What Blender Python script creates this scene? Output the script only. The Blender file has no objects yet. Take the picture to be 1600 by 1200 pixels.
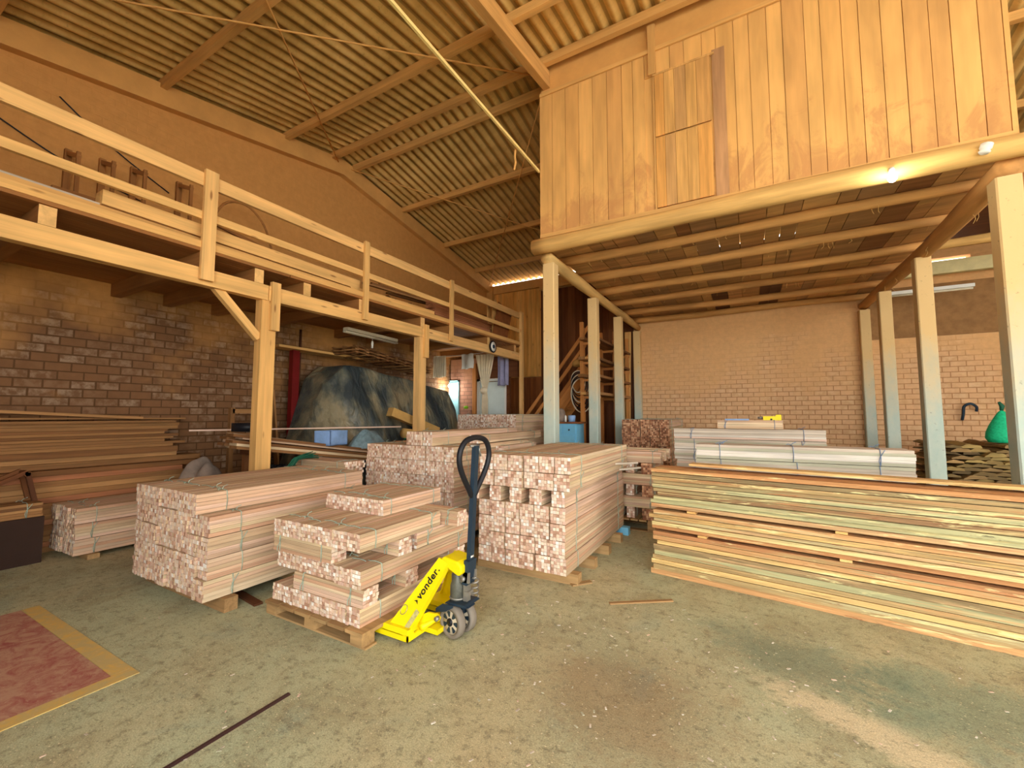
import bpy, math, random
from mathutils import Vector, Matrix
random.seed(11)
SC = bpy.context.scene
COL = SC.collection
PI = math.pi
R_ = random.uniform

# ------------------------------------------------------------------ colour / material helpers
def lin(c):
    return tuple((x/12.92 if x <= .04045 else ((x+.055)/1.055)**2.4) for x in c) + (1.,)
def rgb(r, g, b): return lin((r/255, g/255, b/255))

class NT:
    def __init__(s, name, rough=.8):
        s.m = bpy.data.materials.new(name); s.m.use_nodes = True
        s.t = s.m.node_tree; s.n = s.t.nodes; s.b = s.n['Principled BSDF']
        s.b.inputs['Roughness'].default_value = rough
        s.b.inputs['Specular IOR Level'].default_value = .25
    def a(s, typ, **kw):
        nd = s.n.new(typ)
        for k, v in kw.items():
            if k in nd.inputs: nd.inputs[k].default_value = v
            else: setattr(nd, k, v)
        return nd
    def l(s, o, i): s.t.links.new(o, i)
    def coord(s, sc=(1, 1, 1), kind='Object', rnd=False):
        tc = s.a('ShaderNodeTexCoord'); mp = s.a('ShaderNodeMapping')
        mp.inputs['Scale'].default_value = sc
        s.l(tc.outputs[kind], mp.inputs['Vector'])
        if rnd:
            oi = s.a('ShaderNodeObjectInfo'); ml = s.a('ShaderNodeMath', operation='MULTIPLY'); ml.inputs[1].default_value = 37.
            s.l(oi.outputs['Random'], ml.inputs[0])
            cb = s.a('ShaderNodeCombineXYZ')
            for k in range(3): s.l(ml.outputs[0], cb.inputs[k])
            s.l(cb.outputs[0], mp.inputs['Location'])
        return mp.outputs['Vector']
    def noise(s, v, scale=1., detail=4., rough=.6, dist=0.):
        nd = s.a('ShaderNodeTexNoise'); s.l(v, nd.inputs['Vector'])
        nd.inputs['Scale'].default_value = scale; nd.inputs['Detail'].default_value = detail
        nd.inputs['Roughness'].default_value = rough; nd.inputs['Distortion'].default_value = dist
        return nd.outputs['Fac']
    def ramp(s, f, stops, mode='LINEAR'):
        r = s.a('ShaderNodeValToRGB'); r.color_ramp.interpolation = mode
        e = r.color_ramp.elements
        while len(e) < len(stops): e.new(.5)
        for k, (p, c) in enumerate(stops):
            e[k].position = p; e[k].color = c if len(c) == 4 else tuple(c)+(1,)
        s.l(f, r.inputs['Fac']); return r.outputs['Color']
    def rng(s, f, a, b, c=0., d=1.):
        r = s.a('ShaderNodeMapRange'); s.l(f, r.inputs['Value'])
        for k, v in zip(('From Min', 'From Max', 'To Min', 'To Max'), (a, b, c, d)): r.inputs[k].default_value = v
        return r.outputs['Result']
    def mix(s, f, c1, c2, mode='MIX'):
        m = s.a('ShaderNodeMixRGB', blend_type=mode)
        for v, i in ((f, m.inputs['Fac']), (c1, m.inputs['Color1']), (c2, m.inputs['Color2'])):
            if hasattr(v, 'links'): s.l(v, i)
            else: i.default_value = v
        return m.outputs['Color']
    def math(s, op, a, b=0.):
        m = s.a('ShaderNodeMath', operation=op)
        for v, i in ((a, m.inputs[0]), (b, m.inputs[1])):
            if hasattr(v, 'links'): s.l(v, i)
            else: i.default_value = v
        return m.outputs[0]
    def bump(s, h, st=.3, d=.01):
        b = s.a('ShaderNodeBump'); b.inputs['Strength'].default_value = st; b.inputs['Distance'].default_value = d
        s.l(h, b.inputs['Height']); s.l(b.outputs[0], s.b.inputs['Normal'])
    def out(s, c):
        if hasattr(c, 'links'): s.l(c, s.b.inputs['Base Color'])
        else: s.b.inputs['Base Color'].default_value = c
        return s.m

def wood(name, pal, rough=.75, grain=(1.5, 40.), contrast=.35, knots=False, bumpst=.25):
    """grain runs along local X; palette picked per object and per face attribute 'rnd'"""
    k = NT(name, rough)
    oi = k.a('ShaderNodeObjectInfo'); at = k.a('ShaderNodeAttribute'); at.attribute_name = 'rnd'
    f = k.math('FRACT', k.math('ADD', k.math('MULTIPLY', oi.outputs['Random'], 7.31), at.outputs['Fac']))
    n = len(pal)
    base = k.ramp(f, [(i/n, rgb(*c)) for i, c in enumerate(pal)], 'CONSTANT')
    v = k.coord((grain[0], grain[1], grain[1]), rnd=True)
    # offset the grain by the face attribute too
    g = k.noise(v, 1., 5., .65, .4)
    gr = k.rng(g, .3, .7, 1.-contrast, 1.+contrast*.35)
    c = k.mix(1., base, gr, 'MULTIPLY')
    v2 = k.coord((.8, 4, 4), rnd=True)
    big = k.rng(k.noise(v2, 1.5, 2.), .35, .65, .86, 1.08)
    c = k.mix(1., c, big, 'MULTIPLY')
    if knots:
        vo = k.a('ShaderNodeTexVoronoi'); k.l(k.coord((2.2, 9, 9), rnd=True), vo.inputs['Vector']); vo.inputs['Scale'].default_value = 1.
        kn = k.rng(vo.outputs['Distance'], .06, .14, .75, 0.)
        c = k.mix(kn, c, rgb(120, 70, 35))
    k.bump(g, bumpst, .004)
    return k.out(c)

def plain(name, c, rough=.6, metal=0., var=.12, scale=6., emit=None, bump=0.):
    k = NT(name, rough); k.b.inputs['Metallic'].default_value = metal
    f = k.rng(k.noise(k.coord(rnd=True), scale, 5.), .3, .7, 1-var, 1+var)
    if bump: k.bump(k.noise(k.coord(), scale*6, 4.), bump, .005)
    if emit: k.b.inputs['Emission Color'].default_value = rgb(*c); k.b.inputs['Emission Strength'].default_value = emit
    return k.out(k.mix(1., rgb(*c), f, 'MULTIPLY'))

def plankmat(name, pal):
    k = NT(name, .75)
    oi = k.a('ShaderNodeObjectInfo'); n = len(pal)
    f1 = k.math('FRACT', k.math('MULTIPLY', oi.outputs['Random'], 7.31)); f2 = k.math('FRACT', k.math('MULTIPLY', oi.outputs['Random'], 23.7))
    a = k.ramp(f1, [(i/n, rgb(*c)) for i, c in enumerate(pal)], 'CONSTANT'); b = k.ramp(f2, [(i/n, rgb(*c)) for i, c in enumerate(pal)], 'CONSTANT')
    v = k.coord((1.1, 14, 26), rnd=True); m = k.rng(k.noise(v, 1., 5., .7, .6), .5, .62, 0., .85)
    c = k.mix(m, a, b)
    g = k.noise(k.coord((1.6, 60, 60), rnd=True), 1., 6., .7, .3)
    c = k.mix(1., c, k.rng(g, .3, .7, .55, 1.15), 'MULTIPLY')
    st = k.rng(k.noise(k.coord((2.2, 9, 30), rnd=True), 1., 5., .75, 1.), .6, .7, 0., .75)
    c = k.mix(st, c, rgb(128, 62, 34))
    st = k.rng(k.noise(k.coord((3.1, 12, 24), rnd=True), 1.3, 5., .75, 1.), .62, .7, 0., .7)
    c = k.mix(st, c, rgb(84, 78, 56))
    st = k.rng(k.noise(k.coord((1.3, 7, 12), rnd=True), 1.7, 4., .7, 1.), .58, .66, 0., .7)
    c = k.mix(st, c, rgb(240, 226, 160))
    k.bump(g, .4, .005)
    return k.out(c)
SIDE = [(224, 192, 158), (214, 182, 144), (232, 206, 168), (208, 174, 142), (224, 198, 156), (206, 162, 128), (228, 192, 164), (198, 170, 134), (218, 180, 146)]
ENDS = [(240, 222, 202), (232, 206, 182), (208, 166, 140), (250, 244, 232), (228, 198, 170), (184, 142, 116), (242, 220, 194), (222, 184, 162), (236, 212, 184), (214, 176, 150)]
M = {}
M['side'] = wood('batten_side', SIDE, grain=(1.2, 60))
M['end'] = wood('batten_end_grain', ENDS, grain=(60, 90), contrast=.22)
M['side_pale'] = wood('batten_side_pale', [(206, 190, 168), (222, 208, 186), (196, 182, 160), (226, 196, 172), (190, 186, 158), (232, 222, 204)], grain=(1.2, 50))
M['end_brown'] = wood('batten_end_brown', [(206, 156, 118), (160, 106, 74), (186, 134, 98), (220, 178, 138), (132, 88, 62)], grain=(60, 90), contrast=.25)
M['plank'] = plankmat('sawn_plank', [(220, 178, 112), (204, 146, 92), (226, 202, 138), (186, 156, 104), (212, 160, 104), (170, 150, 104), (228, 190, 122), (194, 136, 88), (212, 200, 150), (150, 128, 88), (190, 184, 134), (208, 168, 118), (156, 120, 82)],
                  )
M['oldplank'] = wood('dusty_plank', [(150, 106, 62), (136, 92, 52), (164, 118, 70), (126, 86, 50), (176, 130, 80)], grain=(1., 26), contrast=.35)
M['redplank'] = wood('reddish_plank', [(186, 124, 84), (170, 110, 72), (198, 138, 94)], grain=(1., 26), contrast=.35)
M['timber'] = wood('planed_timber', [(236, 188, 116), (230, 180, 108), (240, 192, 122)], grain=(.8, 22), contrast=.22, knots=True)
M['timber_dk'] = wood('joist_timber', [(170, 116, 62), (160, 108, 58)], grain=(.8, 22), contrast=.25)
M['beam'] = wood('dusty_beam', [(228, 178, 106), (222, 172, 102), (216, 166, 98)], grain=(.6, 18), contrast=.2)
M['log'] = wood('peeled_log', [(224, 178, 106), (216, 168, 98), (228, 186, 116)], grain=(.7, 9), contrast=.34)
M['logdusk'] = wood('dusty_log', [(206, 150, 86), (196, 142, 80), (212, 158, 92)], grain=(.7, 9), contrast=.3)
M['loftplank'] = wood('loft_wall_plank', [(228, 176, 104), (226, 173, 101), (229, 178, 106), (225, 172, 101), (223, 171, 100), (227, 175, 104), (216, 164, 98)], grain=(.5, 12), contrast=.1, bumpst=.15)
M['loftfloor'] = wood('loft_floor_board', [(200, 150, 94), (160, 112, 70), (214, 168, 106), (188, 144, 92), (112, 72, 44), (206, 156, 100), (180, 140, 96)], grain=(.8, 9), contrast=.35)
M['panelwood'] = wood('varnished_board', [(238, 176, 92), (234, 170, 86), (240, 182, 98)], grain=(.7, 18), contrast=.28, knots=True)
M['darkwood'] = wood('dark_old_board', [(112, 66, 34), (96, 56, 30), (126, 78, 42)], grain=(.7, 14), contrast=.35)
M['stairwood'] = wood('stair_timber', [(206, 140, 74), (196, 130, 68)], grain=(1, 20), contrast=.25)
M['slab'] = wood('bark_slab', [(150, 124, 72), (128, 104, 62), (172, 146, 86), (112, 90, 56), (160, 128, 80)], grain=(3, 14), contrast=.5, bumpst=.6)
M['palletwood'] = wood('pallet_wood', [(176, 140, 92), (160, 124, 80), (188, 152, 102)], grain=(2, 24), contrast=.4)
M['jackyellow'] = plain('yellow_paint', (238, 214, 10), .42, var=.06)
M['steel_dk'] = plain('dark_steel', (44, 60, 74), .45, .3, var=.2)
M['black'] = plain('black_rubber', (26, 26, 30), .45, var=.2)
M['chrome'] = plain('worn_steel', (150, 146, 136), .4, .6, var=.25)
M['wheelgrey'] = plain('wheel_tyre', (126, 116, 102), .7, var=.15)
M['wheelhub'] = plain('wheel_hub', (196, 180, 150), .6, var=.15)
M['strap'] = plain('plastic_strap', (158, 172, 152), .5, var=.25, scale=20)
M['strapblue'] = plain('blue_grey_strap', (120, 140, 165), .5, var=.2)
M['white'] = plain('white_paint', (226, 226, 216), .5, var=.05)
M['bluepaint'] = plain('light_blue_paint', (120, 190, 222), .5, var=.06)
M['bluedoor'] = plain('blue_door_paint', (150, 204, 214), .5, var=.1)
M['bluebag'] = plain('blue_plastic', (140, 174, 218), .5, var=.2)
M['cloth'] = plain('cream_cloth', (226, 212, 180), .9, var=.1)
M['clothblue'] = plain('grey_blue_cloth', (150, 150, 178), .9, var=.15)
M['green'] = plain('green_mesh', (30, 186, 130), .7, var=.25, scale=40)
M['darkgreen'] = plain('green_cord', (30, 90, 66), .6, var=.3)
M['redpaint'] = plain('red_paint', (112, 22, 20), .5, var=.2)
M['cardboard'] = plain('cardboard', (186, 148, 84), .85, var=.15)
M['pipe'] = plain('dusty_pipe', (222, 168, 96), .7, var=.1)
M['paleplaster'] = plain('pale_pole', (240, 214, 140), .7, var=.12)
M['brownboard'] = plain('brown_hardboard', (132, 78, 40), .7, var=.25)
M['greytube'] = plain('fluorescent_tube', (214, 206, 180), .4, var=.05)
M['rag'] = plain('grey_rags', (130, 114, 100), .9, var=.3, bump=.6)
M['bulb'] = plain('lit_bulb', (255, 250, 235), .4, var=0, emit=30.)

def mat_tarp():
    k = NT('tarpaulin', .38)
    n = k.noise(k.coord((1, 1.6, .8)), 1.6, 6., .62, .15)
    c = k.ramp(n, [(.4, rgb(52, 60, 62)), (.5, rgb(92, 94, 82)), (.62, rgb(140, 130, 102))])
    k.bump(k.noise(k.coord((1, 1.8, .7)), 3.5, 4., .5, .6), .9, .09)
    return k.out(c)
M['tarp'] = mat_tarp()

def mat_concrete_post():
    k = NT('concrete_post', .85)
    n = k.noise(k.coord((6, 6, 3)), 1., 6.)
    sp = k.noise(k.coord(), 22., 3.)
    base = k.mix(k.rng(n, .35, .65), rgb(172, 190, 178), rgb(190, 200, 184))
    # tan mixed in towards the upper part of the posts
    tc = k.a('ShaderNodeTexCoord'); sx = k.a('ShaderNodeSeparateXYZ'); k.l(tc.outputs['Object'], sx.inputs[0])
    z = k.math('ADD', sx.outputs['Z'], k.math('MULTIPLY', n, 1.2))
    c = k.mix(k.rng(z, 1.9, 3.2, 0., .85), base, rgb(222, 182, 116))
    c = k.mix(k.rng(sp, .66, .74, 0., .5), c, rgb(90, 84, 70))
    k.bump(k.noise(k.coord(), 30., 4.), .35, .004)
    return k.out(c)
M['post'] = mat_concrete_post()

def mat_brick(name, ax, c1, c2, mort, dustc, z0, z1, whitish, low=0.):
    k = NT(name, .9)
    tc = k.a('ShaderNodeTexCoord'); sx = k.a('ShaderNodeSeparateXYZ'); k.l(tc.outputs['Object'], sx.inputs[0])
    cb = k.a('ShaderNodeCombineXYZ'); k.l(sx.outputs[ax], cb.inputs[0]); k.l(sx.outputs['Z'], cb.inputs[1])
    br = k.a('ShaderNodeTexBrick'); k.l(cb.outputs[0], br.inputs['Vector'])
    for kk, v in (('Scale', 1.), ('Brick Width', .222), ('Row Height', .1), ('Mortar Size', .008), ('Mortar Smooth', .2), ('Bias', -.2)):
        br.inputs[kk].default_value = v
    br.inputs['Color1'].default_value = rgb(*c1); br.inputs['Color2'].default_value = rgb(*c2); br.inputs['Mortar'].default_value = rgb(*mort)
    n = k.noise(k.coord(), 1.1, 4.)
    n2 = k.noise(k.coord(), 9., 5., .7)
    # some bricks washed pale
    br2 = k.a('ShaderNodeTexBrick'); k.l(cb.outputs[0], br2.inputs['Vector'])
    for kk, v in (('Scale', 1.), ('Brick Width', .222), ('Row Height', .1), ('Mortar Size', .014), ('Mortar Smooth', .5), ('Bias', -.35)):
        br2.inputs[kk].default_value = v
    br2.inputs['Color1'].default_value = (0, 0, 0, 1); br2.inputs['Color2'].default_value = (1, 1, 1, 1); br2.inputs['Mortar'].default_value = (0, 0, 0, 1)
    c = k.mix(k.math('MULTIPLY', k.math('MULTIPLY', br2.outputs['Color'], k.rng(n2, .42, .58, .1, .9)), .7), br.outputs['Color'], rgb(*whitish))
    zz = k.math('ADD', sx.outputs['Z'], k.rng(n, .3, .7, -.7, .7))
    c = k.mix(k.rng(zz, z0, z1, low, .97), c, rgb(*dustc))
    c = k.mix(1., c, k.rng(n2, .3, .7, .9, 1.06), 'MULTIPLY')
    hm = k.a('ShaderNodeMixRGB'); hm.blend_type = 'MIX'; k.l(k.rng(zz, z0, z1, 0., .8), hm.inputs['Fac'])
    k.l(br.outputs['Fac'], hm.inputs['Color1']); hm.inputs['Color2'].default_value = (.5, .5, .5, 1)
    k.bump(k.math('SUBTRACT', k.math('MULTIPLY', n2, .25), hm.outputs['Color']), .5, .012)
    return k.out(c)
M['brick_back'] = mat_brick('brick_back', 'X', (222, 180, 136), (206, 162, 118), (168, 120, 80), (222, 174, 118), 1.7, 2.9, (232, 214, 172), .15)
M['brick_left'] = mat_brick('brick_left', 'Y', (116, 82, 56), (94, 64, 42), (72, 48, 32), (204, 148, 82), 2.1, 3.3, (200, 180, 154), .1)
M['brick_red'] = mat_brick('brick_inner', 'X', (164, 120, 98), (148, 104, 84), (120, 92, 74), (178, 128, 90), 2.0, 3.0, (170, 120, 96), .0)

def mat_roof():
    k = NT('fibre_cement_roof', .9)
    n = k.noise(k.coord((.6, 2, 1)), 1.2, 5., .65)
    sp = k.noise(k.coord(), 26., 3.)
    c = k.ramp(n, [(.3, rgb(186, 150, 86)), (.5, rgb(212, 174, 104)), (.7, rgb(228, 190, 120))])
    # dust-coloured waves, mixed darker in the deep valleys
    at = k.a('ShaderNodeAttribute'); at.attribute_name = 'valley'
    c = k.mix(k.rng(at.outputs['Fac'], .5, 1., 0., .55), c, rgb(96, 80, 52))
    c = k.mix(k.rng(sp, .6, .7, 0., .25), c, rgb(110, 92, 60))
    return k.out(c)
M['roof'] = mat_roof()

def mat_floor():
    k = NT('concrete_floor', .72)
    P = k.coord()
    n1 = k.noise(P, .45, 5., .6, .5); n2 = k.noise(P, 2.4, 6., .7, .6); n3 = k.noise(P, 16., 6., .75)
    c = k.mix(k.rng(n1, .38, .62), rgb(196, 182, 140), rgb(178, 184, 148))
    c = k.mix(k.rng(n2, .42, .68, 0., .55), c, rgb(142, 126, 92))
    c = k.mix(k.rng(k.noise(P, 1.3, 5., .7, 1.), .58, .72, 0., .4), c, rgb(132, 152, 138))
    c = k.mix(k.rng(n3, .52, .66, 0., .65), c, rgb(112, 104, 80))
    n4 = k.noise(P, 60., 4., .85)
    c = k.mix(k.rng(n4, .58, .66, 0., .5), c, rgb(214, 196, 150))
    c = k.mix(k.rng(k.noise(P, 45., 3., .8), .6, .68, 0., .55), c, rgb(76, 72, 60))
    # pale cement spill in front of the plank pile, dark greenish and brown blotches around it
    def blob(cx, cy, rx, ry, rot, soft=.5):
        mp = k.a('ShaderNodeMapping'); mp.vector_type = 'TEXTURE'
        mp.inputs['Location'].default_value = (cx, cy, 0); mp.inputs['Scale'].default_value = (rx, ry, 1); mp.inputs['Rotation'].default_value = (0, 0, rot)
        tc = k.a('ShaderNodeTexCoord'); k.l(tc.outputs['Object'], mp.inputs['Vector'])
        ln = k.a('ShaderNodeVectorMath', operation='LENGTH'); k.l(mp.outputs[0], ln.inputs[0])
        d = k.math('ADD', ln.outputs['Value'], k.rng(n2, .3, .7, -.55, .55))
        d = k.math('ADD', d, k.rng(n3, .3, .7, -.3, .3))
        return k.rng(d, 1-soft, 1., 1., 0.)
    c = k.mix(k.math('MULTIPLY', blob(.36, 2.52, .5, .15, -.5), .75), c, rgb(222, 204, 164))
    c = k.mix(k.math('MULTIPLY', blob(.15, 3.0, .5, .3, -.3), .5), c, rgb(96, 112, 92))
    c = k.mix(k.math('MULTIPLY', blob(.9, 2.9, .6, .35, .2), .45), c, rgb(92, 124, 104))
    c = k.mix(k.math('MULTIPLY', blob(-.6, 2.2, .45, .5, .5), .5), c, rgb(136, 108, 76))
    # chips of wood
    vo = k.a('ShaderNodeTexVoronoi'); k.l(k.coord((1, 1.6, 1)), vo.inputs['Vector']); vo.inputs['Scale'].default_value = 34.
    chip = k.math('MULTIPLY', k.rng(vo.outputs['Distance'], .1, .16, 1., 0.), k.rng(n2, .44, .52, .0, .9))
    c = k.mix(chip, c, rgb(232, 218, 176))
    c = k.mix(1., c, k.rng(k.noise(P, 150., 3., .8), .35, .65, .7, 1.22), 'MULTIPLY')
    c = k.mix(k.rng(k.noise(k.coord((1, 1.3, 1)), 26., 5., .8, .3), .55, .66, 0., .5), c, rgb(92, 90, 74))
    k.bump(k.math('ADD', n3, n4), .45, .008)
    return k.out(c)
M['floor'] = mat_floor()
def mat_floorpaint(name, col, under):
    k = NT(name, .7)
    P = k.coord()
    n = k.noise(P, 9., 6., .75, .8)
    c = k.mix(k.rng(n, .36, .58, .1, .9), rgb(*col), rgb(*under))
    c = k.mix(k.rng(k.noise(P, 60., 3., .8), .6, .7, 0., .6), c, rgb(206, 180, 150))
    return k.out(c)
M['floor_red'] = mat_floorpaint('red_floor_paint', (150, 70, 68), (184, 146, 118))
M['floor_yellow'] = mat_floorpaint('yellow_floor_paint', (214, 172, 84), (184, 166, 112))

# ------------------------------------------------------------------ mesh helpers
class MB:
    def __init__(s): s.v = []; s.f = []; s.m = []; s.r = []; s.sm = []
    def add(s, vs, fs, mat=0, rnd=0., smooth=False):
        o = len(s.v); s.v += [tuple(p) for p in vs]
        for k, f in enumerate(fs):
            s.f.append(tuple(i+o for i in f))
            s.m.append(mat[k] if isinstance(mat, (list, tuple)) else mat)
            s.r.append(rnd); s.sm.append(smooth)
    def box(s, x0, y0, z0, x1, y1, z1, mat=0, rnd=0., T=None):
        vs = [Vector(p) for p in ((x0, y0, z0), (x1, y0, z0), (x1, y1, z0), (x0, y1, z0), (x0, y0, z1), (x1, y0, z1), (x1, y1, z1), (x0, y1, z1))]
        if T is not None: vs = [T @ p for p in vs]
        s.add(vs, [(0, 3, 2, 1), (4, 5, 6, 7), (0, 1, 5, 4), (1, 2, 6, 5), (2, 3, 7, 6), (3, 0, 4, 7)], mat, rnd)
    def prism(s, pts, a, b, axis='y', mat=0, rnd=0.):
        """polygon pts (2D) extruded between a and b along axis"""
        def P(p, t): return {'y': (p[0], t, p[1]), 'x': (t, p[0], p[1]), 'z': (p[0], p[1], t)}[axis]
        n = len(pts); vs = [P(p, a) for p in pts]+[P(p, b) for p in pts]
        fs = [tuple(range(n)), tuple(range(2*n-1, n-1, -1))]+[(i, n+i, n+(i+1) % n, (i+1) % n) for i in range(n)]
        s.add(vs, fs, mat, rnd)
    def tube(s, pts, r, n=6, mat=0, closed=False, smooth=True):
        pts = [Vector(p) for p in pts]; k = len(pts)
        rr = r if isinstance(r, (list, tuple)) else [r]*k
        rings = []; up = None
        for i, p in enumerate(pts):
            a = pts[(i-1) % k] if (closed or i > 0) else p; b = pts[(i+1) % k] if (closed or i < k-1) else p
            t = (b-a)
            t = t.normalized() if t.length > 1e-9 else Vector((0, 0, 1))
            if up is None: up = t.orthogonal().normalized()
            up = (up - t*up.dot(t)); up = up.normalized() if up.length > 1e-6 else t.orthogonal().normalized()
            w = t.cross(up)
            rings.append([p+(up*math.cos(2*PI*j/n)+w*math.sin(2*PI*j/n))*rr[i] for j in range(n)])
        vs = [q for ring in rings for q in ring]; fs = []
        for i in range(k if closed else k-1):
            i2 = (i+1) % k
            for j in range(n): fs.append((i*n+j, i*n+(j+1) % n, i2*n+(j+1) % n, i2*n+j))
        if not closed: fs += [tuple(range(n-1, -1, -1)), tuple((k-1)*n+j for j in range(n))]
        s.add(vs, fs, mat, 0., smooth)
    def lathe(s, prof, n=24, mat=0, T=None, smooth=True, ring=False):
        """profile [(radius, height)] about local Z"""
        vs = []; 
        for (r, h) in prof:
            for j in range(n): vs.append(Vector((r*math.cos(2*PI*j/n), r*math.sin(2*PI*j/n), h)))
        if T is not None: vs = [T @ v for v in vs]
        fs = [(i*n+j, i*n+(j+1) % n, (i+1)*n+(j+1) % n, (i+1)*n+j) for i in range(len(prof)-1) for j in range(n)]
        if ring: q = (len(prof)-1)*n; fs += [(q+j, q+(j+1) % n, (j+1) % n, j) for j in range(n)]
        else: fs += [tuple(range(n-1, -1, -1)), tuple((len(prof)-1)*n+j for j in range(n))]
        s.add(vs, fs, mat, 0., smooth)
    def mesh(s, name, mats):
        me = bpy.data.meshes.new(name); me.from_pydata([tuple(v) for v in s.v], [], s.f)
        for m in mats: me.materials.append(m)
        me.polygons.foreach_set('material_index', s.m); me.polygons.foreach_set('use_smooth', s.sm)
        if any(s.r):
            at = me.attributes.new('rnd', 'FLOAT', 'FACE'); at.data.foreach_set('value', s.r)
        me.update(); return me
    def build(s, name, mats, parent=None, loc=None, **tags):
        if not isinstance(mats, (list, tuple)): mats = [mats]
        return link(name, s.mesh(name, mats), parent, loc, **tags)

def link(name, me, parent=None, loc=None, **tags):
    o = bpy.data.objects.new(name, me); COL.objects.link(o)
    if parent is not None: o.parent = parent
    if loc is not None: o.location = loc
    for k, v in tags.items(): o[k] = v
    if 'category' in tags and 'kind' not in tags: o['kind'] = 'thing'
    return o
def empty(name, loc, rz=0., **tags):
    o = bpy.data.objects.new(name, None); COL.objects.link(o); o.empty_display_size = .1
    o.location = loc; o.rotation_euler = (0, 0, rz)
    for k, v in tags.items(): o[k] = v
    if 'category' in tags and 'kind' not in tags: o['kind'] = 'thing'
    return o
def rot_to(p0, p1, up=(0, 0, 1)):
    x = (Vector(p1)-Vector(p0)).normalized(); u = Vector(up)
    if abs(x.dot(u)) > .999: u = Vector((0, 1, 0))
    y = u.cross(x).normalized(); z = x.cross(y)
    return Matrix((x, y, z)).transposed().to_4x4()
def bar(name, p0, p1, w, h, mat, parent=None, up=(0, 0, 1), endmat=None, **tags):
    """rectangular member from p0 to p1 (axis line), w across, h in up direction; grain along its length"""
    L = (Vector(p1)-Vector(p0)).length; b = MB()
    e = 1 if endmat else 0
    b.box(0, -w/2, -h/2, L, w/2, h/2, mat=[0, 0, 0, e, 0, e])
    me = b.mesh(name, [mat]+([endmat] if endmat else []))
    o = link(name, me, None, None, **tags)
    Mx = Matrix.Translation(Vector(p0)) @ rot_to(p0, p1, up)
    if parent is not None:
        o.parent = parent; Mx = Matrix.Translation(parent.location).inverted() @ Mx if parent.rotation_euler.z == 0 else (Matrix.Translation(parent.location) @ Matrix.Rotation(parent.rotation_euler.z, 4, 'Z')).inverted() @ Mx
    o.matrix_local = Mx
    return o
def logbar(name, p0, p1, r0, r1, mat, wob=.02, n=12, seg=12, parent=None, **tags):
    L = (Vector(p1)-Vector(p0)).length
    ph = [R_(0, 6) for _ in range(4)]; pts = []; rr = []
    for i in range(seg+1):
        t = i/seg
        pts.append((t*L, wob*math.sin(3*t+ph[0])-wob*math.sin(ph[0])*(1-t), wob*math.sin(4.2*t+ph[1])*math.sin(PI*t)))
        rr.append((r0+(r1-r0)*t)*(1+.05*math.sin(11*t+ph[2])+.03*math.sin(23*t+ph[3])))
    b = MB(); b.tube(pts, rr, n)
    o = b.build(name, mat, None, **tags)
    o.matrix_local = Matrix.Translation(Vector(p0)) @ rot_to(p0, p1)
    return o
def curve_tube(name, pts, r, mat, parent=None, closed=False, n=6, **tags):
    """smooth tube through points (Catmull-Rom)"""
    P = [Vector(p) for p in pts]; out = []
    k = len(P)
    for i in range(k if closed else k-1):
        a = P[(i-1) % k] if closed or i > 0 else P[i]; b_ = P[i]; c = P[(i+1) % k]; d = P[(i+2) % k] if closed or i < k-2 else P[(i+1) % k]
        for t in (0, .25, .5, .75):
            out.append(.5*((2*b_)+(c-a)*t+(2*a-5*b_+4*c-d)*t*t+(3*b_-a-3*c+d)*t**3))
    if not closed: out.append(P[-1])
    b = MB(); b.tube(out, r, n, closed=closed)
    return b.build(name, mat, parent, **tags)
ORD = ['', 'first', 'second', 'third', 'fourth', 'fifth', 'sixth', 'seventh', 'eighth', 'ninth', 'tenth', 'eleventh', 'twelfth', 'thirteenth', 'fourteenth', 'fifteenth', 'sixteenth', 'seventeenth', 'eighteenth', 'nineteenth', 'twentieth']
def ordn(i):
    if i <= 20: return ORD[i]
    return ('twenty-' if i < 30 else 'thirty-')+ORD[i % 10] if i % 10 else {30: 'thirtieth'}[i]

# ------------------------------------------------------------------ building shell
XL, YB, YF, XR = -6.9, 10.9, -2.2, 9.0
RY, RZ, SL = 5.35, 6.47, .18
def rz(y): return RZ-SL*abs(y-RY)

b = MB(); b.box(XL-.3, YF-6, -.1, XR+.3, YB+.3, 0); b.build('floor', M['floor'], kind='structure')
b = MB(); b.prism([(YF-.2, -.05), (YB+.2, -.05), (YB+.2, rz(YB)+.02), (RY, RZ-.01), (YF-.2, rz(YF)-.02)], XL-.2, XL, 'x'); b.build('wall_left', M['brick_left'], kind='structure')
# back wall: pieces round the light slot high on the right, top stops just under the roof so that daylight leaks in
b = MB()
b.box(XL, YB, -.05, 2.4, YB+.2, 5.36); b.box(2.4, YB, -.05, 3.72, YB+.2, 4.28); b.box(2.4, YB, 4.4, 3.72, YB+.2, 5.36); b.box(3.72, YB, -.05, XR, YB+.2, 5.36)
b.build('wall_back', M['brick_back'], kind='structure')
b = MB(); b.box(XR, 2.5, -.05, XR+.2, YB, 5.6); b.build('wall_right', M['brick_left'], kind='structure')
b = MB(); b.box(XL, YF-.2, -.05, -1.3, YF, 5.05); b.box(-1.3, YF-.2, 4.7, XR, YF, 5.05); b.build('wall_front', M['brick_back'], kind='structure')  # unseen wall behind the camera, left part lengthened to darken the left side
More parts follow.
